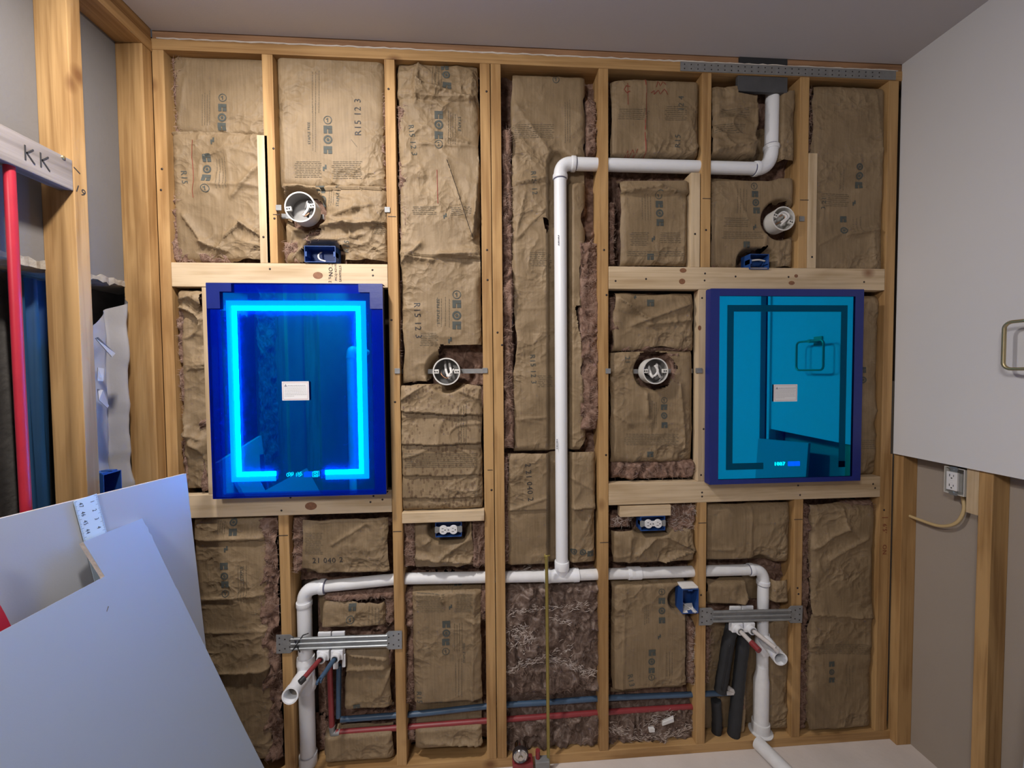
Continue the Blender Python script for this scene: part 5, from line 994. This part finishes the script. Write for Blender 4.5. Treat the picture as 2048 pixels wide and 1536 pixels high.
# ------------------------------------------------------------------ mirrors
def mirror(label, TL, BR, yf, film_rect, tape, band_px, thick, lit, clock, clockpx, stickpx, gap, dark_side):
    a, b = P(*TL, yf), P(*BR, yf); x0, x1, z1, z0 = a[0], b[0], a[2], b[2]; W, H = x1 - x0, z1 - z0
    t = thing('wall_mirror', ((x0 + x1) / 2, -.01, z0), label, 'mirror', 'rectangular wall mirrors'); fr = ((x0, yf, z0), (1, 0, 0), (0, 0, 1), (0, -1, 0))
    def loc(px, py): p = P(px, py, yf); return p[0] - x0, p[2] - z0
    q = MB(fr); q.box(.004, W - .004, .004, H - .004, yf + .001, -.005, .002); q.build('case', dark_side, t)
    q = MB(fr); q.box(.001, W - .001, .001, H - .001, -.005, 0, .0008); gl = q.build('mirror_glass', 'mirror_glass', t)
    # lit or frosted strip
    fg = .0075 if lit else .0035; ck = fg - .0016
    (bx0, by1), (bx1, by0) = loc(*band_px[0]), loc(*band_px[1]); g0, g1 = loc(gap[0], BR[1])[0], loc(gap[1], BR[1])[0]
    def strip(nm, mt, i, o, w0, w1):
        # rectangle ring between insets i and o, open at the bottom between g0 and g1
        q = MB(fr); X0, X1, Y0, Y1 = bx0, bx1, by0, by1
        q.box(X0 + i, X1 - i, Y1 - o, Y1 - i, w0, w1); q.box(X0 + i, X0 + o, Y0 + i, Y1 - o, w0, w1); q.box(X1 - o, X1 - i, Y0 + i, Y1 - o, w0, w1)
        q.box(X0 + o, g0, Y0 + i, Y0 + o, w0, w1); q.box(g1, X1 - o, Y0 + i, Y0 + o, w0, w1); return q.build(nm, mt, t)
    if lit:
        strip('light_strip', 'led_soft', 0, thick * .58, .0002, .0010); strip('light_strip_core', 'led_core', thick * .58, thick, .0002, .0010)
    else: strip('frosted_strip', 'frosted_strip', 0, thick, .0002, .0010)
    # clock
    q = MB(fr); cx, cy = loc(*clockpx); flat_text(q, clock, .021, (cx, cy), 0, ck); q.build('clock_digits', 'clock_cyan', t)
    q = MB(fr); q.box(cx + .036, cx + .062, cy - .009, cy + .009, ck - .0003, ck)
    if not lit: q.box(cx + .064, cx + .084, cy - .009, cy + .009, ck - .0003, ck)
    q.build('clock_button', 'clock_blue', t)
    if lit:
        q = MB(fr); q.box(cx + .066, cx + .086, cy + .008, cy + .0095, ck - .0003, ck); q.box(cx + .066, cx + .086, cy - .0095, cy - .008, ck - .0003, ck); q.box(cx + .066, cx + .0675, cy - .009, cy + .009, ck - .0003, ck); q.box(cx + .0845, cx + .086, cy - .009, cy + .009, ck - .0003, ck); q.lathe([(.005, ck), (.0035, ck)], (cx + .076, cy, 0), (0, 0, 1), 16); q.build('clock_icon', 'clock_cyan', t)
    # film over the face
    q = MB(fr); q.box(0, W, 0, H, fg, fg + .0004); fm = q.build('blue_film', 'blue_film_lit' if lit else 'blue_film', t)
    fl0, ft, fr1, fb = film_rect
    (ix0, iy1), (ix1, iy0) = loc(fl0, ft), loc(fr1, fb)
    for (nm, xa, xb, ya_, yb_) in (('film_border', 0, ix0, 0, H), ('film_border', ix1, W, 0, H), ('film_border', ix0, ix1, iy1, H), ('film_border', ix0, ix1, 0, iy0)):
        q = MB(fr); q.box(xa, xb, ya_, yb_, fg + .0006, fg + .0012); q.build(nm, 'tape_navy' if tape else 'blue_film_double', t)
    if lit:
        for (cx0, cx1, cy0, cy1) in ((0, .045, H - .09, H - .03), (.0, .085, H - .03, H), (W - .045, W, H - .09, H - .03), (W - .085, W, H - .03, H)):
            q = MB(fr); q.box(cx0, cx1, cy0, cy1, fg + .0013, fg + .0017); q.build('corner_tape', 'tape_navy', t)
    # film folded round the sides
    q = MB(fr); e = .0012; q.box(-e, 0, 0, H, -.03 if not lit else -.012, fg + .0012); q.box(W, W + e, 0, H, -.022 if not lit else .004, fg + .0012); q.box(0, W, H, H + e, -.03, fg + .0012); q.box(0, W, -e, 0, -.03, fg + .0012); q.build('folded_film_edge', 'tape_navy', t)
    # warning sticker
    (sx0, sy1), (sx1, sy0) = loc(*stickpx[0]), loc(*stickpx[1])
    q = MB(fr); q.box(sx0, sx1, sy0, sy1, fg + .0006, fg + .001); sk = q.build('sticker', 'sticker_white', t)
    q = MB(fr); w = fg + .0012; e = .004; l_ = .0009
    q.box(sx0 + e, sx1 - e, sy0 + e, sy0 + e + l_, w, w + .0001); q.box(sx0 + e, sx1 - e, sy1 - e - l_, sy1 - e, w, w + .0001); q.box(sx0 + e, sx0 + e + l_, sy0 + e, sy1 - e, w, w + .0001); q.box(sx1 - e - l_, sx1 - e, sy0 + e, sy1 - e, w, w + .0001); q.build('sticker_frame', 'sticker_red', sk)
    q = MB(fr); rr2 = random.Random(2); hh = sy1 - sy0; ww = sx1 - sx0
    q.add([(sx0 + .008, sy1 - .018, w), (sx0 + .018, sy1 - .018, w), (sx0 + .013, sy1 - .009, w)], [(0, 1, 2)])
    for k in range(8):
        y = sy1 - .014 - k * (hh - .024) / 8.0; xx = sx0 + (.02 if k == 0 else .009); lim = sx1 - (.008 if k < 7 else .05)
        while xx < lim - .003:
            ln = rr2.uniform(.003, .008); q.box(xx, min(lim, xx + ln), y - (.0013 if k == 0 else .0008), y, w, w + .0001); xx += ln + .0012
    q.build('sticker_text', 'sticker_print', sk)
    return t
mirror('mirror glowing blue with lit light strip and clock 0915', (415.5, 567), (773.5, 986.5), -.040, (437, 585, 750, 979), False, ((452, 601), (738.5, 957)), .0345, True, '09 15', (589, 949), ((566, 763), (620.5, 800)), (553, 652), 'mirror_case')
mirror('unlit blue-filmed mirror with clock 1007, near right wall', (1421, 578), (1718, 960), -.040, (1438, 592, 1702, 952), True, ((1455, 610), (1689, 934)), .0255, False, '1007', (1559, 928), ((1546, 769), (1592.5, 802.5)), (1526, 1690), 'tape_navy')

# ------------------------------------------------------------------ towel ring on the right wall
c0 = PX(2009, 645, XR - .05); c1 = PX(2009, 738, XR - .05); h = c0[2] - c1[2]; yw = .165; rr_ = .02
t = thing('towel_ring', (XR, c0[1] - yw / 2, c1[2]), 'square brass towel ring on the painted right wall', 'towel ring')
pts = []
for (cy, cz, a0) in ((-rr_, h - rr_, 90), (-rr_, rr_, 0), (-yw + rr_, rr_, -90), (-yw + rr_, h - rr_, -180)):
    for k in range(7):
        a = math.radians(a0 - 90 * k / 6 ); pts.append((XR - .05, c0[1] + cy + rr_ * math.cos(a) * 1.0, c1[2] + cz + rr_ * math.sin(a)))
q = MB(); q.tube(pts, .0052, 12, closed=True); q.build('ring', 'brass', t, smooth=True)
q = MB(); q.tube([(XR, c0[1] - yw / 2, c0[2]), (XR - .056, c0[1] - yw / 2, c0[2])], .009, 14); q.build('post', 'brass', t, smooth='angle')
q = MB(); q.box(XR - .008, XR - .0005, c0[1] - yw / 2 - .024, c0[1] - yw / 2 + .024, c0[2] - .024, c0[2] + .024, .002); q.build('wall_plate', 'brass', t)

# ------------------------------------------------------------------ left side wall details
q = MB(); a, b = PX(33, 300, XL - .045), PX(38, 1080, XL - .045); yq = PX(35, 700, XL - .062)[1]
aa = PX(33, 345, XL - .020); bb = PX(38, 1030, XL - .020); yq = (aa[1] + bb[1]) / 2
q.tube([(XL - .020, yq, zb_ + .001), (XL - .0205, yq, 1.6), (XL - .021, yq + .003, .6)], .0108, 16); q.build('red_supply_riser', 'pex_red_bright', smooth='angle', label='bright red pipe rising along the left side wall behind grey plank', cat='pipe')
# dark blue strip before the concrete: gap shade and blue light as colour
yt = PX(100, 700, XLB - .05)[1]; q = MB(); pts = []
nY, nZ = 10, 30; vs = []; fs = []
for j in range(nZ + 1):
    for i in range(nY + 1):
        y = yt - .085 + .085 * i / nY; z = .3 + (zl - .035 - .3) * j / nZ; vs.append((XLB - .06 + .012 * math.sin(i * 1.6 + j * .12), y, z))
for j in range(nZ):
    for i in range(nY): fs.append((j * (nY + 1) + i, j * (nY + 1) + i + 1, (j + 1) * (nY + 1) + i + 1, (j + 1) * (nY + 1) + i))
q.add(vs, fs); q.build('gap_shade_strip', 'gap_shade_blue', smooth=True, label='dark blue strip added as gap shade left of the nearest side-wall stud', cat='tarp')
# poly sheet in the corner bay
ys = PX(186, 700, XLB + .01)[1] - .03; NY, NZ = 46, 120
Yg, Zg = np.meshgrid(np.linspace(yk + .040, -.0395, NY), np.linspace(.6, PX(240, 590, XLB + .01)[2], NZ))
U = (Yg - Yg.min()) / (Yg.max() - Yg.min()); top = Zg.max() - .20 * (1 - U); V = (Zg - .6) / (Zg.max() - .6); Zg = .6 + V * (top - .6)
Xg = XLB + .002 + .020 * facet(Yg, Zg, .12, 4) + .01 * facet(Yg, Zg, .05, 8) + .03 * np.exp(-((U - .86) / .07) ** 2) - .02 * np.exp(-((U - .72) / .05) ** 2)
t = thing('poly_sheet', (XLB, -.15, .6), 'wrinkled grey-white plastic sheet in left corner bay', 'sheet'); grid_mesh('sheet_body', Xg, Yg, Zg, 'poly_sheet', t)
for k, quad in enumerate([[(191, 676), (196, 674), (231, 707), (224, 714)], [(196, 735), (208, 737), (207, 762), (195, 762)], [(196, 778), (206, 780), (218, 812), (215, 816), (198, 800)]]):
    q = MB(); pts = [PX(x, y, XLB + .055 + .006 * i) for i, (x, y) in enumerate(quad)]; q.prism([tuple(p) for p in pts], (-.006, .004, 0)); q.build('torn_flap', 'poly_sheet', t)

# ------------------------------------------------------------------ leaning drywall boards
TRa = P(372, 947, -.12); ang = math.radians(17.7); e1 = np.array([math.sin(ang), math.cos(ang), 0]); BRa = P(443, 1572, -.12); dn = BRa - TRa; dn = dn / np.linalg.norm(dn); nA = np.cross(e1, dn); nA /= np.linalg.norm(nA)
if nA[0] < 0: nA = -nA
tl = TRa - e1 * .75; k = TRa[2] / -dn[2]
poly = [tuple(TRa), tuple(tl), tuple(tl + dn * k), tuple(TRa + dn * k)]
t = thing('drywall_board', TRa + dn * k - e1 * .4, 'rear white drywall board leaning on left wall, behind the notched one', 'drywall board', 'leaning drywall boards')
q = MB(); q.prism(poly, -nA * .0127); q.build('gypsum_core', 'gypsum_edge', t)
q = MB(); q.prism([tuple(np.array(p) + nA * .0008) for p in poly], -nA * .0006); q.build('paper_face', 'drywall_face', t)
# front board with a notched corner
TRb = PN(284, 1037, TRa + nA * .008, nA); an = math.radians(5.5); f1_ = np.array([math.sin(an), math.cos(an), 0]); lean = np.array([.49, 0, -1.0]); lean /= np.linalg.norm(lean); nB = np.cross(f1_, lean); nB /= np.linalg.norm(nB)
if nB[0] < 0: nB = -nB
outl = [(166, 1084), (225, 1060), (284, 1037), (290, 1049), (296, 1056), (297, 1064), (304, 1072), (306, 1080), (310, 1088), (330, 1130), (351, 1174), (354, 1178), (380, 1232), (414, 1302), (440, 1356), (480, 1440), (528, 1536), (575, 1630)]
pb = [PN(x, y, TRb, nB) for x, y in outl]
kz = pb[-1][2] / -lean[2]; pb.append(pb[-1] + lean * kz)
lcor = PN(209, 1153, TRb, nB); lft = PN(0, 1264, TRb, nB); dl_ = (lft - lcor) / np.linalg.norm(lft - lcor); far = lcor + dl_ * .5
pb.append(far + lean * (far[2] / -lean[2])); pb += [far, lcor]
t = thing('drywall_board', np.mean(pb, 0) * np.array([1, 1, 0]), 'front white drywall board with a notched top corner, leaning at lower left', 'drywall board', 'leaning drywall boards')
q = MB(); q.prism([tuple(p) for p in pb], -nB * .0127); q.build('gypsum_core', 'gypsum_edge', t)
q = MB(); q.prism([tuple(p + nB * .0008) for p in pb], -nB * .0006); q.build('paper_face', 'drywall_face_shaded', t)
q = MB(); mk = [PN(x, y, TRb + nB * .0012, nB) for x, y in ((213, 1222), (216, 1212), (218, 1213), (214, 1224))]; q.add([tuple(p) for p in mk], [(0, 1, 2, 3)]); q.build('scuff_mark', 'ink_fine', t)
# drywall T-square blade between the boards
pr = TRa + nA * .004; bt = [PN(x, y, pr, nA) for x, y in ((146, 1003), (184, 991), (204, 1066), (167, 1082))]
up = bt[0] - bt[3]; up /= np.linalg.norm(up); wd = np.linalg.norm(bt[1] - bt[0]); side = bt[1] - bt[0]; side -= up * np.dot(side, up); side /= np.linalg.norm(side)
O = bt[0]; fr = (tuple(O), tuple(side), tuple(up), tuple(nA))
t = thing('t_square_ruler', O - up * .4, 'flat white ruler blade standing between the two drywall boards', 'ruler')
q = MB(fr); q.box(0, .05, -.42, 0, 0, .0016, .0004); q.build('blade', 'ruler_blue_lit', t)
q = MB(fr)
for k, (a_, b_) in enumerate((('47', '1'), ('46', '2'), ('45', '3'), ('44', '4'))):
    y = -.016 - .0254 * k; flat_text(q, a_, .0125, (.012, y), -math.pi / 2, .002); flat_text(q, b_, .0125, (.036, y - .001), -math.pi / 2, .002)
for k in range(36):
    y = -.003 - k * .0032; ln = .007 if k % 8 == 0 else (.0045 if k % 4 == 0 else .003); q.box(0.0005, ln, y - .0003, y + .0003, .0017, .0019); q.box(.0495 - ln, .0495, y - .0003, y + .0003, .0017, .0019)
q.build('scale_markings', 'ink_black', t)
# red plastic edge at the far left between the boards
pr2 = TRa + nA * .03; c_ = [PN(x, y, pr2, nA) for x, y in ((-60, 1120), (0, 1226), (15, 1256), (60, 1345), (-40, 1345))]
q = MB(); q.prism([tuple(p) for p in c_], nA * .018); q.build('red_bar', 'pex_red_bright', label='red bar edge poking out between the drywall boards at far left', cat='tool')

# ------------------------------------------------------------------ the room behind the camera, seen in the mirrors
m = MB(); m.box(XR - .004, XR + .03, -.886, -.87, 0, ZC - .3); m.box(XR - .012, XR + .03, -.80, -.78, 0, ZC); struct('trim_2', m, 'drywall_paint')
m = MB(); m.box(XR + .06, XR + .075, -.9, -.76, 0, ZC); struct('wall_right_gap', m, 'sheathing')
q = MB(); o0 = np.array([XR - .02, -.50, 0]); q.prism([(XR - .10, -.47, 0), (XR - .10, -.84, 0), (XR - .02, -.84, 1.16), (XR - .02, -.47, 1.20)], (-.0127, 0, -.001)); q.build('drywall_board', 'drywall_face', label='drywall offcut leaning under the towel ring, reflected in unlit mirror', cat='drywall board')
# pipe with an elbow on the left wall, reflected in the glowing mirror
t = thing('rear_vent_pipe', (XL + .03, -1.95, 0), 'white pipe with an elbow reflected in the glowing mirror', 'pipe')
pipe(t, (XL + .03, -1.95, 0.0), (XL + .03, -1.95, 1.72), .03); elbow(t, (XL + .03, -1.95, 1.72), (XL + .03, -1.95, 1.78), (XL + .03, -2.01, 1.78), .03); pipe(t, (XL + .03, -2.01, 1.78), (XL + .03, -2.4, 1.78), .03)
Yg, Zg = np.meshgrid(np.linspace(-.935, -.76, 30), np.linspace(.0, 2.1, 200)); Xg = XLB + .02 + .03 * (fbm(Yg * 30, Zg * 30, 3, 4)) + .02 * vnoise(Yg * 22, Zg * 16, 9)
t = thing('insulation_batt', (XLB, -.85, 0), 'lumpy fibreglass strip in left side wall, reflected in glowing mirror', 'insulation'); grid_mesh('fibreglass_body', Xg, Yg, Zg, 'fibreglass', t)
